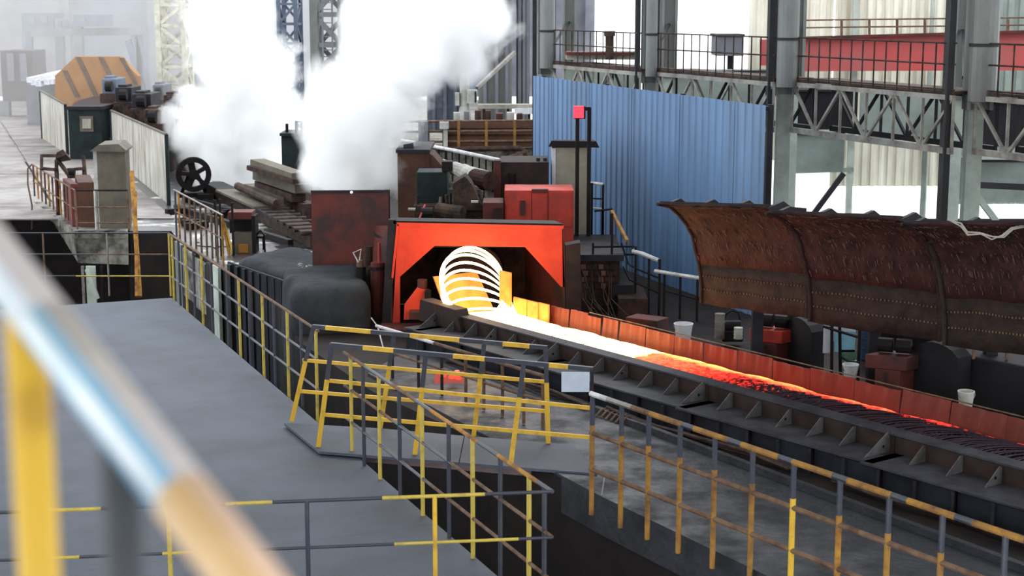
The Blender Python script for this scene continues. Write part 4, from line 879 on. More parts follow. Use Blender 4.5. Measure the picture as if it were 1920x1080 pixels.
# trusses with walkway railing
tdesc = ('white-edged truss walkway at right edge beyond the last column', 'white-edged truss walkway between the two nearest columns', 'pale truss walkway above the right half of blue partition', 'pale truss walkway above the left half of blue partition')
for k in range(-1, 3):
    a = C0 + CS * (k + 1) + Vector((.1, -.3, 0)); b_ = C0 + CS * k + Vector((-.25, -.3, 0))
    r = thing('truss_walkway', tdesc[k + 1], 'truss', up(lerp(a, b_, .5), 2.55), 'truss walkways between columns')
    zt, zb = 3.4, 2.56; n = 6; du = (b_ - a) / n; nrm = Vector((CS.y, -CS.x, 0)).normalized()
    for side in (0, .9):
        o = nrm * side; m_ = 'truss_grey' if side == 0 else 'column_dark'
        MB().beam(up(a, zt) + o, up(b_, zt) + o, .07, .08).build('top_chord', m_, r); MB().beam(up(a, zb) + o, up(b_, zb) + o, .08, .1).build('bottom_chord', m_, r)
        for i in range(n + 1):
            q = a + du * i + o; MB().beam(up(q, zb), up(q, zt), .045).build('upright', m_, r)
            if i < n:
                q2 = a + du * (i + 1) + o; z0_, z1_ = (zt, zb) if i % 2 == 0 else (zb, zt); MB().beam(up(q, z0_), up(q2, z1_), .045).build('diagonal', m_, r)
                if i % 2 == 0 and side == 0: MB().box(up(q2, zb + .05), (.2, .03, .14), rz=math.atan2(CS.y, CS.x)).box(up(q, zt - .03), (.2, .03, .12), rz=math.atan2(CS.y, CS.x)).build('node_plate', m_, r)
    MB().prism([up(a, zt + .05), up(b_, zt + .05), up(b_, zt + .05) + nrm * .9, up(a, zt + .05) + nrm * .9], (0, 0, .05)).build('deck', 'rust_machine', r)
    for z_ in (3.52, 3.92, 4.25): MB().tube(up(a, z_), up(b_, z_), .016, 6).build('rail', 'rust_machine', r)
    for i in range(14): q = lerp(a, b_, (i + .5) / 14); MB().tube(up(q, 3.45), up(q, 4.25), .014, 6).build('stanchion', 'rust_machine', r)
    for i in range(3): q = a + du * (2 * i + 1) - nrm * .02; 
# crane girder behind
cr = thing('crane_girder', 'long red overhead crane girder with rail on top, behind right columns', 'crane girder', at(1700, 130, Y=37))
MB().hexa([at(1444, 134, Y=38), at(1930, 132, Y=36.4), at(1930, 132, Y=36.4) + Vector((.2, 1.2, 0)), at(1444, 134, Y=38) + Vector((.2, 1.2, 0)), at(1444, 74, Y=38), at(1930, 60, Y=36.4), at(1930, 60, Y=36.4) + Vector((.2, 1.2, 0)), at(1444, 74, Y=38) + Vector((.2, 1.2, 0))]).build('box_girder', 'crane_red', cr)
MB().beam(at(1440, 73, Y=37.95), at(1930, 59, Y=36.3), .2, .06).build('top_flange', 'red_oxide', cr)
MB().tube(at(1442, 122, Y=37.8), at(1442, 74, Y=37.8), .22, 16).build('buffer', 'crane_red', cr)
for y in (36, 50): MB().tube(at(1500, y + 2, Y=37.8), at(1930, y - 3, Y=36.6), .02, 6).build('rail', 'rail_rust', cr)
for k in range(7): x = 1578 + k * 52; MB().beam(at(x, 68, Y=37.4), at(x, 36, Y=37.4), .05).build('stanchion', 'rail_rust', cr)
# corrugated building wall, frontal, with open gap beneath
Yw = 40
wr_ = thing('wall_right', None, None, (12, Yw, 0), kind='structure')
def wx(px): return at(px, 200, Y=Yw).x
corrugated((wx(1400), Yw), (wx(1556), Yw), 1.0, 1.0, 9, 9, .24, .05, 'cream_sheet', wr_, sheets=4)
corrugated((wx(1560), Yw), (wx(1800), Yw), .35, .35, 9, 9, .24, .05, 'cream_sheet', wr_, sheets=5)
corrugated((wx(1803), Yw), (wx(2300), Yw), -.1, -.1, 9, 9, .24, .05, 'grey_panel', wr_, sheets=8)
corrugated((wx(1240), Yw + 1), (wx(1268), Yw + 1), 0, 0, 9, 9, .24, .05, 'cream_sheet', wr_, sheets=1)
for x in (1590, 1731, 1808):
    p = at(x, 410, Y=Yw - .3); MB().beam(up(p, -.4), up(p, 9), .14 if x != 1731 else .09).build('wall_post', 'column_green', wr_)
MB().beam(at(1470, 322, Y=Yw - .4), at(1600, 318, Y=Yw - .4), .1).build('girt', 'grey_panel', wr_)
# knee braces and back boxes under truss
for k, (x0, y0, x1, y1, Yk, lb) in enumerate(((1582, 325, 1480, 462, 33, 'slanting dark brace in bright gap behind the first two covers'), (1815, 345, 1868, 415, 27, 'slanting grey brace right of the nearest column foot'))):
    MB().beam(at(x0, y0, Y=Yk), at(x1, y1, Y=Yk), .1).build('knee_brace', 'column_dark' if k == 0 else 'column_green', label=lb, cat='brace')
for k, (x0, x1, y0, y1, Yk, m_, lb) in enumerate(((1474, 1600, 168, 243, 33.5, 'dark_panel', 'dark duct box behind left half of the near truss'), (1628, 1795, 165, 262, 35, 'grey_panel', 'pale grey-green duct box behind right half of the near truss'),
        (1470, 1584, 248, 322, 36.5, 'grey_panel', 'grey-green hanging panel under the near truss, by the column'), (1815, 1960, 190, 275, 33, 'dark_panel', 'dark duct box behind the right-edge truss'), (1818, 1960, 300, 380, 34, 'grey_panel', 'grey-green panel low behind right-edge column'), (1058, 1196, 122, 190, 40, 'grey_panel', 'pale panel behind the truss above left half of blue partition'), (1238, 1440, 132, 215, 37.5, 'grey_panel', 'pale panel behind the truss above right half of blue partition'))):
    o = thing('duct_box', lb, 'duct', at(x0, y1, Y=Yk)); pxbox('case', x0, x1, y0, y1, Yk, .8, m_, o); pxbox('rim', x0, x1, y0, y0 + 4, Yk - .05, .1, 'column_dark', o); q = at((1482, 1735, 1482, 1824, 1830, 1100, 1300)[k], y1, Y=Yk + .4); MB().beam(up(q, 0 if Yk < 36 else -.47), q, .09).build('support', 'column_green', o)
MB().beam(at(1816, 345, Y=30), at(1960, 352, Y=30), .2, .12).build('cross_beam', 'column_dark', label='dark horizontal beam low at right edge behind nearest column', cat='beam')
# upper-left-of-right: dark roof truss piece, valve
pl_ = thing('platform_valve', 'small rusty standpipe on pinkish platform edge between the far columns', 'valve', at(1143, 112, Y=37))
MB().tube(at(1143, 112, Y=37), at(1143, 64, Y=37), .1, 10).tube(at(1143, 68, Y=37), at(1143, 58, Y=37), .13, 12).build('standpipe', 'rust_machine', pl_)
pxbox('edge', 1062, 1196, 101, 112, 37.2, 1.2, 'rope', pl_); pxbox('edge_strip', 1062, 1196, 98, 103, 37.1, 1.0, 'red_oxide', pl_)  # dark red strip along the top of the pinkish edge
gcn = thing('grey_container', 'small grey container on the walkway before the white sky', 'container', up(at(1370, 105, Y=38), -.47)); pxbox('case', 1346, 1395, 66, 105, 38, 1.2, 'haze_steel', gcn)
q = at(1370, 105, Y=38.6); MB().beam(up(q, -.47), q, .14).build('stand', 'column_dark', gcn); pxbox('lid', 1344, 1397, 64, 68, 37.95, 1.3, 'column_dark', gcn)

# ---------------------------------------------------------------- platform and machines at left
ps = thing('cantilever_platform', 'stained concrete balcony slab jutting over the pit at left, carrying the grey cabinet', 'platform', at(150, 434, z=0))
pts = [at(62, 378, z=.03), at(140, 433, z=.03), at(240, 433, z=.03), at(236, 380, z=.03)]
MB().prism([p - Vector((0, 0, .16)) for p in pts], (0, 0, .16)).build('slab', 'concrete_old', ps)
pb = [up(p, -.1) for p in pts]; ctr = sum(pb, Vector()) / 4
lo_ = [lerp(pb[0], ctr, .3), lerp(pb[1], ctr, .12) , lerp(pb[2], ctr, .02), lerp(pb[3], ctr, .02)]; lo_ = [up(p, z_) for p, z_ in zip(lo_, (-.25, -.72, -.72, -.25))]
MB().hexa(lo_ + pb).build('haunch', 'concrete_old', ps)
for x, m_ in ((155, 'rail_steel'), (170, 'column_green'), (190, 'black_iron')):
    p = at(x, 500, Y=33.4); MB().beam(up(p, -2.6), up(p, -.6), .06 if x != 170 else .2, .06).build('prop', m_, ps)
MB().beam(at(163, 505, Y=33.2), at(183, 560, Y=33.2), .08).build('brace', 'column_green', ps)
railing('platform_railing', 'close-set rusty balusters along left side of the concrete balcony', at(60, 308, Y=at(62, 378, z=0).y), at(141, 357, Y=at(140, 432, z=0).y),
        [(62 + k * 7.1, 'yellow_rust' if k % 3 == 1 else ('rail_rust' if k % 3 else 'red_oxide')) for k in range(12)], [(0, [(0, 1, 'rail_rust')]), (.42, [(0, 1, 'rail_rust')])], .78, pr=.022)
MB().path([at(60, 308, Y=37.8), at(52, 316, Y=37.8), at(52, 345, Y=37.8), at(60, 385, Y=37.8), at(60, 430, Y=37.8)], .02).build('grab_rail', 'rail_rust', label='bent ladder grab rail at far corner of the concrete balcony', cat='rail')
railing('platform_railing', 'thin three-bar railing across the front of the concrete balcony before the cabinet', at(141, 357, Y=34), at(240, 357, Y=34), [(142, 'rail_rust'), (177, 'rail_white'), (181, 'rail_steel'), (239, 'rail_rust')],
        [(0, [(0, 1, 'black_iron')]), (.36, [(0, 1, 'rail_rust')]), (.7, [(0, 1, 'rail_rust')])], .84)
cg = thing('tall_cabinet', 'tall grey sheet cabinet with small pitched roof on the concrete balcony', 'cabinet', at(205, 430, Y=34.6))
pxbox('body', 181, 234, 280, None, 34.6, .9, 'cab_grey', cg, dx=-.12, bevel=.01); pxbox('side_strip', 174, 181, 284, None, 34.62, .8, 'light_grey', cg, dx=-.12)
MB().prism([at(168, 284, Y=34.5), at(184, 272, Y=34.5), at(222, 270, Y=34.5), at(236, 282, Y=34.5), at(236, 285, Y=34.5), at(180, 284, Y=34.5)], (-.12, 1.1, 0)).build('roof', 'cab_grey', cg)
rbx = thing('brown_box', 'low red-brown machine box left of the tall grey cabinet on the balcony', 'box', at(160, 430, Y=34.8))
pxbox('body', 146, 176, 342, None, 34.8, 1.6, 'brown_sheet', rbx, dx=-.5, bevel=.01); pxbox('side', 132, 146, 345, None, 34.9, 1.2, 'red_oxide', rbx, dx=-.5)
hp_ = thing('feed_hopper', 'rusty tilted hopper and frame behind the balcony railing', 'machine', at(120, 340, Y=37))
MB().hexa([at(104, 298, Y=36.6), at(124, 290, Y=36.6), at(134, 300, Y=37.4), at(112, 304, Y=37.4), at(106, 286, Y=36.6), at(118, 280, Y=36.6), at(128, 290, Y=37.4), at(114, 296, Y=37.4)]).build('hopper', 'rust_machine', hp_)
for a0, a1 in (((78, 292), (108, 292)), ((78, 292), (78, 318)), ((78, 316), (104, 318)), ((108, 300), (132, 332)), ((106, 300), (106, 340)), ((128, 318), (158, 316)), ((156, 292), (160, 332)), ((128, 332), (160, 330))): MB().beam(at(*a0, Y=37), at(*a1, Y=36.8), .07).build('frame_bar', 'rust_machine', hp_)
MB().tube(at(130, 322, Y=36.4), at(140, 322, Y=36.4), .09, 12).build('motor', 'black_iron', hp_)
for x in (106, 158): MB().beam(up(at(x, 330, Y=36.9), 0), at(x, 318, Y=36.9), .08).build('foot', 'black_iron', hp_)
lp = thing('leaning_posts', 'two tall worn yellow posts leaning at the corner of the deck and pit', 'posts', at(256, 555, Y=26.6))
MB().beam(at(262, 556, Y=26.8), at(247, 322, Y=28.8), .08, .05).build('post', 'yellow_rust', lp); MB().beam(at(256, 556, Y=26.75), at(254, 360, Y=28.2), .05, .05).build('post', 'yellow_rust', lp)
# fence panels
def fence(label, px, top, bot, nsh, m_='fence_sheet'):
    (x0, x1), (yt0, yt1), (yb0, yb1) = px, top, bot
    p0, p1 = at(x0, yb0, z=0), at(x1, yb1, z=0); z0 = at(x0, yt0, Y=p0.y).z; z1 = at(x1, yt1, Y=p1.y).z
    r = thing('sheet_fence', label, 'fence', lerp(p0, p1, .5), 'grey sheet fences by the mill line')
    corrugated(p0, p1, .03, .03, z0, z1, .55, .014, m_, r, sheets=nsh)
    for t_ in (0, 1): p = lerp(p0, p1, t_); MB().beam(up(p, 0), up(p, z0 + (z1 - z0) * t_), .08).build('post', 'green_box', r)
    MB().beam(up(p0, z0), up(p1, z1), .06, .05).build('top_cap', 'cab_grey', r); return r
fence('long pale streaked sheet fence ending beside the black flywheel', (212, 317), (207, 252), (300, 386), 3)
fence('far pale sheet fence left of the dark green cabinet', (80, 127), (170, 196), (262, 292), 2)
fence('short pale sheet fence directly right of the dark green cabinet', (190, 211), (203, 268), (262, 300), 1)
gc = thing('green_cabinet', 'dark green cabinet with grey window plate between two pale fences', 'cabinet', at(158, 290, Y=50))
pxbox('body', 127, 189, 203, None, 50.5, 1.5, 'green_box', gc, bevel=.01); pxbox('window_plate', 149, 174, 218, 247, 50.45, .1, 'cab_grey', gc); pxbox('inner_plate', 154, 170, 223, 241, 50.4, .08, 'fence_sheet', gc)
pxbox('roof', 125, 191, 200, 206, 50.4, 1.7, 'dark_panel', gc)
# octagonal orange guard
og = thing('octagonal_guard', 'large orange-yellow octagonal guard with dark slanting bands, far left in haze', 'guard', up(at(180, 190, Y=60), 0))
Yo = 60; fp = [at(x, y, Y=Yo) for x, y in ((103, 142), (142, 106), (224, 106), (259, 143), (259, 200), (104, 200))]
MB().prism(fp, (0, .5, 0)).build('shell', 'orange_guard', og)
for x0, y0, x1, y1 in ((142, 107, 178, 184), (185, 107, 216, 170), (117, 132, 141, 182), (224, 108, 252, 160)):
    MB().prism([at(x0, y0, Y=Yo), at(x0 + 9, y0, Y=Yo), at(x1 + 9, y1, Y=Yo), at(x1, y1, Y=Yo)], (0, -.05, 0)).build('band', 'brown_stripe', og)
MB().prism([at(134, 200, Y=Yo - .1), at(142, 190, Y=Yo - .1), at(178, 180, Y=Yo - .1), at(206, 180, Y=Yo - .1), at(215, 200, Y=Yo - .1)], (0, -.1, 0)).build('opening_edge', 'red_oxide', og)
for x in (112, 250): MB().beam(up(at(x, 190, Y=Yo + .5), 0), at(x, 199, Y=Yo + .5), .3).build('foot', 'rust_machine', og)
# mill stands line in haze
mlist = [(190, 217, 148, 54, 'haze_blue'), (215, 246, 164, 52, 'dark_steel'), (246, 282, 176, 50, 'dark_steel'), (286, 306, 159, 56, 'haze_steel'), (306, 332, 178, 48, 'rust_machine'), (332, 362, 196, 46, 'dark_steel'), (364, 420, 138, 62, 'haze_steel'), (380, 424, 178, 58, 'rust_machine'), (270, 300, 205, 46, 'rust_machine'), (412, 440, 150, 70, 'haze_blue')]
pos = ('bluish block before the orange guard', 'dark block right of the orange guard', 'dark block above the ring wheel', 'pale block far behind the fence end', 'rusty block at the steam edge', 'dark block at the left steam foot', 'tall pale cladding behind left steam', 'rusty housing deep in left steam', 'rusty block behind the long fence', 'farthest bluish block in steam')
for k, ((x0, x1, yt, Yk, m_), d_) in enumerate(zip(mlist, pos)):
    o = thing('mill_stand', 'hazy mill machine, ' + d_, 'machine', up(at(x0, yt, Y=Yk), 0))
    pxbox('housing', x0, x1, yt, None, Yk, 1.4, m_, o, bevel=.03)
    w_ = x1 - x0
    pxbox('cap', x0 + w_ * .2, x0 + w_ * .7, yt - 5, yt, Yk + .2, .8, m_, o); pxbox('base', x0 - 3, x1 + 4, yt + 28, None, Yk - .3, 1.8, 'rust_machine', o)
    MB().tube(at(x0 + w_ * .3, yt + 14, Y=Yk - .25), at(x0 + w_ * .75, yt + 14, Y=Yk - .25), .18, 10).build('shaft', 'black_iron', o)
def wheel(label, px, py, Yk, rpx, spokes, tilt=.25):
    c_ = at(px, py, Y=Yk); R__ = rpx / 3000 * Yk; o = thing('flywheel', label, 'wheel', up(c_, 0))
    rz = Matrix.Rotation(tilt, 3, 'Z')
    def q(r_, a_, d_): return c_ + rz @ Vector((r_ * math.cos(a_), d_, r_ * math.sin(a_)))
    n = 36
    def ring(r0, r1, t, nm):
        vs = []; 
        for a_ in range(n):
            an = 2 * math.pi * a_ / n; vs += [q(r0, an, -t), q(r1, an, -t), q(r1, an, t), q(r0, an, t)]
        fs = [(4 * a_ + i, 4 * a_ + (i + 1) % 4, 4 * ((a_ + 1) % n) + (i + 1) % 4, 4 * ((a_ + 1) % n) + i) for a_ in range(n) for i in range(4)]
        MB().add(vs, fs).build(nm, 'black_iron', o)
    ring(R__ * .72, R__, .09, 'rim'); ring(.01, R__ * .3, .1, 'hub')
    for k in range(spokes):
        a_ = 2 * math.pi * k / spokes + .5; MB().beam(q(R__ * .25, a_, 0), q(R__ * .8, a_, 0), R__ * .36, .1).build('spoke', 'black_iron', o)
    ring(R__ * .96, R__ * 1.03, .03, 'guard_ring')
    for sx in (-1, 1): MB().beam(c_ + rz @ Vector((sx * .1, .2, 0)), up(c_ + rz @ Vector((sx * R__ * .8, .2, 0)), 0), .08).build('leg', 'black_iron', o)
    MB().box(up(c_ + rz @ Vector((0, .2, 0)), .06), (R__ * 1.8, .4, .12), rz=tilt).build('foot', 'black_iron', o)
wheel('black spoked flywheel standing at the end of the long fence', 363, 327, 40.5, 32, 5)
wheel('thin black ring wheel behind the long fence, farther off', 240, 224, 53, 26, 3)
# cooling troughs (long beams toward the hood)
tr = thing('roller_trough', 'long dark roller trough running from the flywheel to the red screen', 'trough', at(480, 400, z=0))
MB().beam(at(392, 352, z=.16), at(592, 452, z=.16), .22, .28).build('beam', 'rust_machine', tr)
MB().beam(at(400, 343, z=.3), at(590, 436, z=.3), .5, .05).build('cover_strip', 'dark_steel', tr)
t0, t1 = at(432, 356, z=.34), at(506, 388, z=.34); MB().beam(t0, t1, .75, .05).build('cover_plate', 'cab_grey', tr)
for k in range(9):
    p = lerp(at(506, 388, z=.32), at(592, 436, z=.32), k / 8); MB().tube(p - Vector((.3, .12, 0)), p + Vector((.3, .12, 0)), .05, 8).build('roller', 'rust_machine', tr)
MB().tube(at(446, 349, z=.5), at(520, 382, z=.5), .1, 10).build('pipe', 'rust_machine', tr)
for k in range(6): p = lerp(at(396, 348, z=0), at(590, 450, z=0), (k + .4) / 6); MB().beam(p, up(p, .2), .2).build('foot', 'black_iron', tr)
MB().beam(at(330, 388, z=.08), at(545, 455, z=.08), .12, .12).beam(at(345, 372, z=.08), at(450, 400, z=.08), .1, .1).build('floor_rail', 'black_iron', label='dark rail bars lying on wet floor below the trough', cat='rail')
random.seed(33)
for k in range(9):
    x, y = 332 + 16 * k + random.uniform(0, 10), random.uniform(345, 425); p = at(x, y, z=.08)
    MB().box(p, (random.uniform(.25, .8), random.uniform(.1, .3), .14), rz=random.random()).build('scrap_piece', 'black_iron', label='small dark scrap piece on the wet floor, ' + ORD[k] + ' from the left', cat='scrap', group='scrap on the wet floor')
# stack of old beams
sk = thing('beam_stack', 'stack of rusty steel beams and blocks at the steam foot, left of the red screen', 'stack', at(520, 400, Y=37.5))
for k, (x0, x1, y0, y1, Yk, m_) in enumerate(((482, 560, 298, 312, 36.8, 'cab_grey'), (475, 562, 309, 318, 36.7, 'rust_machine'), (486, 566, 320, 336, 37.0, 'cab_grey'), (490, 560, 338, 352, 37.1, 'rust_machine'), (470, 545, 344, 372, 37.4, 'cab_grey'), (505, 580, 356, 388, 37.0, 'rust_machine'))):
    a0, a1 = at(x0, y0, Y=Yk + .6), at(x1, y0 + 26, Y=Yk - 1.2); hh = (y1 - y0) / 3000 * Yk
    MB().beam(a0 - Vector((0, 0, hh / 2)), a1 - Vector((0, 0, hh / 2)), .35, hh).build('beam', m_, sk)
pxbox('core', 506, 572, 340, None, 37.2, .9, 'rust_machine', sk)
tk = thing('green_tank', 'dark green box tank with pipes on top inside the steam', 'tank', up(at(550, 300, Y=39.5), 0))
pxbox('body', 527, 575, 253, None, 39.5, 1, 'green_box', tk, bevel=.02); pxbox('lid', 524, 578, 250, 255, 39.4, 1.2, 'green_box', tk)
MB().path([at(538, 250, Y=39.7), at(538, 232, Y=39.7)], .04).path([at(556, 250, Y=39.7), at(556, 228, Y=39.7), at(566, 228, Y=39.7), at(568, 250, Y=39.7)], .05).build('pipe', 'black_iron', tk)
MB().tube(at(560, 232, Y=40.2), at(592, 258, Y=40.2), .07).tube(at(560, 250, Y=40.2), at(596, 215, Y=40.2), .05).build('strut', 'light_grey', tk)
# red-topped control desk at rail corner
dk = thing('control_desk', 'small desk with dark red top and orange drawer behind second deck rail corner', 'desk', at(452, 480, z=0))
Yd = at(450, 476, z=0).y; pxbox('top', 427, 472, 398, 412, Yd, .5, 'red_oxide', dk, bevel=.01); pxbox('body', 438, 472, 437, None, Yd, .4, 'cab_grey', dk); pxbox('drawer', 447, 465, 458, 474, Yd - .03, .05, 'orange_guard', dk)
pxbox('side', 471, 478, 405, None, Yd, .4, 'black_iron', dk); pxbox('back', 430, 471, 412, 437, Yd + .3, .05, 'dark_panel', dk)
jk = thing('yellow_trestle', 'pair of slim yellow struts propped against the small desk', 'strut', at(428, 478, z=0))
MB().beam(at(430, 478, z=0), at(415, 402, Y=at(430, 478, z=0).y + .3), .05).build('strut', 'yellow_rust', jk); MB().beam(at(437, 478, z=0), at(420, 418, Y=at(430, 478, z=0).y + .3), .04).build('strut', 'yellow', jk)
ch = thing('wire_chair', 'small dark wire-legged stool right of the desk on the wet floor', 'stool', at(487, 474, z=0))
Yc = at(487, 474, z=0).y
MB().path([at(x, y, Y=Yc) for x, y in ((479, 474), (481, 440), (488, 432), (495, 440), (497, 474))], .02).build('leg_hoop', 'black_iron', ch); MB().path([at(x, y, Y=Yc + .35) for x, y in ((483, 474), (484, 446), (493, 446), (494, 474))], .016).build('leg_hoop', 'black_iron', ch); MB().box(at(488, 443, Y=Yc + .15), (.2, .3, .04)).build('seat', 'black_iron', ch)
railing('ledge_railing', 'close-set rusty balusters along the ledge above the retaining wall, near flywheel', at(326, 356, Y=at(330, 444, z=0).y + .1), at(418, 404, Y=at(420, 500, z=0).y),
        [(324 + .1 + k * 10.2, 'yellow_rust' if k in (1, 9) else 'rail_rust') for k in range(1, 9)] + [(416, 'orange_worn'), (328, 'rail_dark')], [(0, [(0, 1, 'rail_steel')]), (.45, [(0, 1, 'rail_rust')])], .98, pr=.022)
for k, (x, yt) in enumerate(((403, 375), (412, 373), (435, 380))): 
    p = at(x, yt, Y=30.9); MB().beam(up(p, 0), p, .04).build('bollard', 'black_iron', label='thin dark upright beside the ledge railing, ' + ORD[k] + ' from the flywheel', cat='post', group='thin uprights by the ledge railing')

# ---------------------------------------------------------------- lattice towers & far hall
def lattice(label, x0, x1, yt, Yk, m_, nb, wd=.12, dep=1.2, taper=0):
    a = up(at(x0, 100, Y=Yk), 0); b_ = up(at(x1, 100, Y=Yk), 0); zt = at(x0, yt, Y=Yk).z
    o = thing('lattice_tower', label, 'tower', lerp(a, b_, .5))
    D = Vector((0, dep, 0)); c4 = [a, b_, b_ + D, a + D]
    for c_ in c4: MB().beam(c_, up(c_, zt), wd).build('leg', m_, o)
    for k in range(nb):
        z0, z1 = zt * k / nb, zt * (k + 1) / nb
        for i, j in ((0, 1), (1, 2), (3, 0), (2, 3)):
            MB().beam(up(c4[i], z1), up(c4[j], z1), wd * .6).build('girt', m_, o)
            p, q_ = (i, j) if k % 2 else (j, i); MB().beam(up(c4[p], z0), up(c4[q_], z1), wd * .6).build('brace', m_, o)
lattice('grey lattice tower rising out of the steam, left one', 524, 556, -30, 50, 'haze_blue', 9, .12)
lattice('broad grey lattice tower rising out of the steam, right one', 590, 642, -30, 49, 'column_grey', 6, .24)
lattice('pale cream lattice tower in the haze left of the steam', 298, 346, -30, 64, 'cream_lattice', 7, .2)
ld = thing('tower_ladder', 'caged ladder on the broad grey lattice tower', 'ladder', up(at(625, 140, Y=48.5), 1.2))
for x in (604, 622): MB().beam(up(at(x, 100, Y=48.6), 0), at(x, -30, Y=48.6), .05).build('rail', 'haze_steel', ld)
for k in range(24): z_ = .3 + k * .2; p = at(604, 100, Y=48.6); q = at(622, 100, Y=48.6); MB().beam(up(p, z_), up(q, z_), .03).build('rung', 'haze_steel', ld)
wf = thing('wall_far', None, None, (-20, 86, 0), kind='structure')
for k in range(9):
    x = -35 + k * 4.6; MB().box((x, 86, 6), (4.5, .3, 12)).build('wall_panel', ('purple_dark', 'haze_steel', 'haze_blue')[0 if k < 2 else 1 + k % 2], wf)
    MB().box((x + 2.3, 85.5, 6), (.5, .6, 12)).build('wall_post', 'haze_steel', wf)
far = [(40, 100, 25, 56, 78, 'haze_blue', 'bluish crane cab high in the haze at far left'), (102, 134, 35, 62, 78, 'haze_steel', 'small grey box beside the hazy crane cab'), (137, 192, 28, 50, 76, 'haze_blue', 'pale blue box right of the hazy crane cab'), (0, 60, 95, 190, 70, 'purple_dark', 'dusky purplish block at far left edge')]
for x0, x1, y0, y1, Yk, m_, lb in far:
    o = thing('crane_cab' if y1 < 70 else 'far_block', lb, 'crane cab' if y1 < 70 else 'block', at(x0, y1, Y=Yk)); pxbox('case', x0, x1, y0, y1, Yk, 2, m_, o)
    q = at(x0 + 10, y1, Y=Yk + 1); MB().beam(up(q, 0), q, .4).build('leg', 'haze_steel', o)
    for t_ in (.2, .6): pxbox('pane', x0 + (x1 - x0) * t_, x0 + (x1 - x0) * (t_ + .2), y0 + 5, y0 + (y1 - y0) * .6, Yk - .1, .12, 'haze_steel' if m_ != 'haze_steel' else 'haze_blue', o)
gt = thing('crane_gantry', 'hazy grey gantry beam and slanting legs across the far left hall', 'gantry', at(100, 60, Y=77))
MB().beam(at(60, 62, Y=77), at(270, 58, Y=77), .5, .35).build('beam', 'haze_steel', gt)
for a0, a1 in (((55, 62), (55, 180)), ((250, 60), (285, 130)), ((262, 60), (262, 170)), ((240, 75), (278, 128))): MB().beam(at(*a0, Y=77), up(at(*a1, Y=77), 0), .3).build('leg', 'haze_blue', gt)
random.seed(17)
for k in range(7):
    x = 55 + k * 8; p = at(x, 150 + random.uniform(-8, 8), Y=64)
    MB().beam(p, p + Vector((1.2, 4, .35)), .25, .2).build('pale_billet', 'white_plastic', label='pale slanting billet, ' + ORD[k] + ' from the left in the rack by the orange guard', cat='billet', group='pale billets left of the orange guard')
o = thing('billet_rack', 'low rack under the pale billets left of the orange guard', 'rack', up(at(75, 170, Y=65), 0)); pxbox('rack', 48, 104, 158, None, 65, 3, 'haze_steel', o)

# ---------------------------------------------------------------- foreground handrail (close to the camera)
vp = MB().box((-.6, .2, 3.62), (3.2, 2.0, .12)); vp.build('floor_gantry', 'deck', loc=(0, 0, 0), kind='structure')
fr = thing('foreground_handrail', 'out-of-focus pipe handrail with painted blue-white reflections and tan paint, close at lower left', 'handrail', (-.4, 1.3, 3.68))
def cam_pt(px, py, d):
    v = at(px, py, Y=1.0) - Vector((0, 0, H)); return Vector((0, 0, H)) + v * d
r0, r1 = cam_pt(-160, 290, 1.58), cam_pt(640, 1315, 1.0)
def rp(t_): return lerp(r0, r1, t_)
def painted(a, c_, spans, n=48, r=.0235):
    # pipe with lengthwise bands of painted-in reflection: spans [(first, last facet, material)]
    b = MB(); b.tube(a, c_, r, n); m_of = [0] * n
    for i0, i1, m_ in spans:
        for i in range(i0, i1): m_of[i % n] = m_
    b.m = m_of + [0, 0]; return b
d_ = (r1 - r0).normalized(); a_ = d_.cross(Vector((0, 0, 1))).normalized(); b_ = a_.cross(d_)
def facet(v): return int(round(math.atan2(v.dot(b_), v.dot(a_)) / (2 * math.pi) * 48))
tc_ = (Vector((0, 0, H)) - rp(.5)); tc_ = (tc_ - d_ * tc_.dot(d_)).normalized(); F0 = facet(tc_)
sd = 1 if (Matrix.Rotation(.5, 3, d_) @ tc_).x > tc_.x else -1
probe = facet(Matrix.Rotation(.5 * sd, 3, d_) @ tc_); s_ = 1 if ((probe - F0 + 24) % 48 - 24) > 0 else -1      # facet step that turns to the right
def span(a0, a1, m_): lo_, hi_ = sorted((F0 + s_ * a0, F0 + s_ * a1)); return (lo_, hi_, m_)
painted(rp(0), rp(.40), [span(0, 14, 1), span(-3, 0, 2)]).build('rail_section', ['rail_white_reflect', 'rail_greyish', 'rail_pale'], fr, smooth=True)
painted(rp(.40), rp(.715), [span(2, 14, 1), span(-2, 2, 2), span(-14, -7, 2)]).build('rail_section', ['rail_white_reflect', 'rail_greyish', 'rail_blue'], fr, smooth=True)
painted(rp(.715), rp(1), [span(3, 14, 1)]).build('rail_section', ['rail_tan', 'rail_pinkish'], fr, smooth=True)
q = onto(r0, r1, 46); MB().tube(up(q, 3.68), q, .0185, 20).build('post', 'yellow', fr, smooth=True)
q = onto(r0, r1, 222); MB().tube(up(q, 3.68), q, .0165, 20).build('post', 'post_grey', fr, smooth=True)

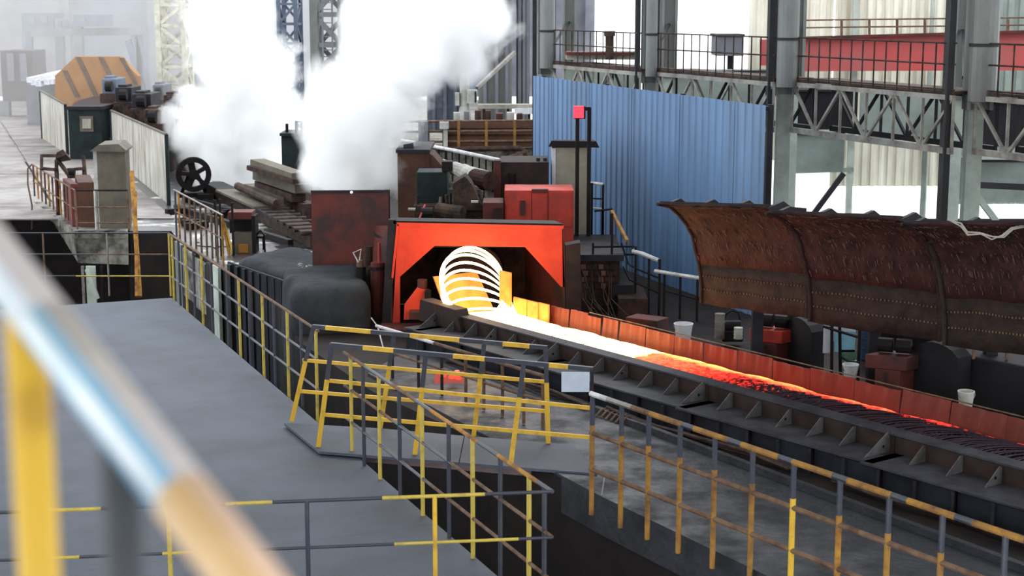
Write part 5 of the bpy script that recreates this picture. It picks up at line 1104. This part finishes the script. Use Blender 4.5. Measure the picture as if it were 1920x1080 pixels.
# ---------------------------------------------------------------- haze and steam
def volume_mat(name, dens, aniso=0.0, col=(1, 1, 1)):
    m = bpy.data.materials.new(name); m.use_nodes = True; nt = m.node_tree; nt.nodes.remove(nt.nodes['Principled BSDF'])
    v = nt.nodes.new('ShaderNodeVolumePrincipled'); v.inputs['Color'].default_value = (*col, 1); v.inputs['Anisotropy'].default_value = aniso; v.inputs['Density'].default_value = dens
    nt.links.new(v.outputs[0], nt.nodes['Material Output'].inputs['Volume']); M[name] = m; return m, v
m, v = volume_mat('haze', .014, .2, (1, .98, .95)); m.cycles.homogeneous_volume = True
MB().box((-20.5, 69, 6.2), (37, 32, 12)).build('haze', 'haze', kind='stuff', label='thin bright haze filling the far left of the hall', cat='haze')
def plume(name, label, blobs, dens, seed):
    """steam: union of soft balls [(centre, radius)] broken up by noise"""
    m, v = volume_mat(name, 0); nt = m.node_tree; N = nt.nodes; L = nt.links
    g = N.new('ShaderNodeNewGeometry')
    def mm(op, a, b=None, c=None):
        n = N.new('ShaderNodeMath'); n.operation = op
        for i, x in enumerate((a, b, c)):
            if x is None: continue
            if isinstance(x, (int, float)): n.inputs[i].default_value = x
            else: L.new(x, n.inputs[i])
        return n.outputs[0]
    nz = N.new('ShaderNodeTexNoise'); nz.inputs['Scale'].default_value = 1.05; nz.inputs['Detail'].default_value = 4.5; nz.inputs['Roughness'].default_value = .58; nz.inputs['Distortion'].default_value = .5
    ad = N.new('ShaderNodeVectorMath'); ad.operation = 'ADD'; ad.inputs[1].default_value = (seed, seed * 2, 0); L.new(g.outputs['Position'], ad.inputs[0]); L.new(ad.outputs[0], nz.inputs['Vector'])
    val = None
    for c_, r_ in blobs:
        d = N.new('ShaderNodeVectorMath'); d.operation = 'DISTANCE'; d.inputs[1].default_value = c_; L.new(g.outputs['Position'], d.inputs[0])
        x = mm('SUBTRACT', 1.0, mm('DIVIDE', d.outputs['Value'], r_))
        val = x if val is None else mm('SMOOTH_MAX', val, x, .15)
    fld = mm('ADD', val, mm('MULTIPLY', mm('SUBTRACT', nz.outputs['Fac'], .5), 1.55))
    L.new(mm('MULTIPLY', mm('MINIMUM', mm('MAXIMUM', mm('MULTIPLY', fld, 2.6), 0.0), 1.0), dens), v.inputs['Density'])
    lo = Vector([min(c_[i] - r_ * 1.25 for c_, r_ in blobs) for i in range(3)]); hi = Vector([max(c_[i] + r_ * 1.25 for c_, r_ in blobs) for i in range(3)]); lo.z = max(lo.z, .02)
    MB().box((lo + hi) / 2, hi - lo).build('steam_cloud', name, kind='stuff', label=label, cat='steam')
def sb(px, py, Yk, rp_): p = at(px, py, Y=Yk); return (tuple(p), rp_ / 3000 * Yk)
plume('steam_left', 'broad white steam cloud rising from wet floor between flywheel and green tank',
      [sb(440, 290, 44, 95), sb(400, 230, 44.5, 75), sb(500, 250, 44, 95), sb(465, 140, 44, 100), sb(430, 50, 44.5, 95), sb(520, 200, 44, 60), sb(430, -60, 45, 100), sb(365, 265, 45, 50), sb(325, 225, 46, 38), sb(510, 350, 43, 90), sb(410, 340, 43, 65), sb(350, 180, 46, 30)], 2.6, 3.0)
plume('steam_right', 'dense white steam plume rising behind the dark red screen and drifting right',
      [sb(665, 290, 30, 95), sb(725, 320, 29.5, 60), sb(690, 200, 30, 115), sb(750, 120, 30.5, 110), sb(810, 60, 31, 95), sb(700, 50, 31, 80), sb(890, 30, 31.5, 80), sb(800, -40, 31.5, 90), sb(615, 240, 30, 60), sb(650, 350, 29.5, 60), sb(860, 110, 31.5, 60), sb(600, 330, 30.5, 40)], 3.4, 9.0)
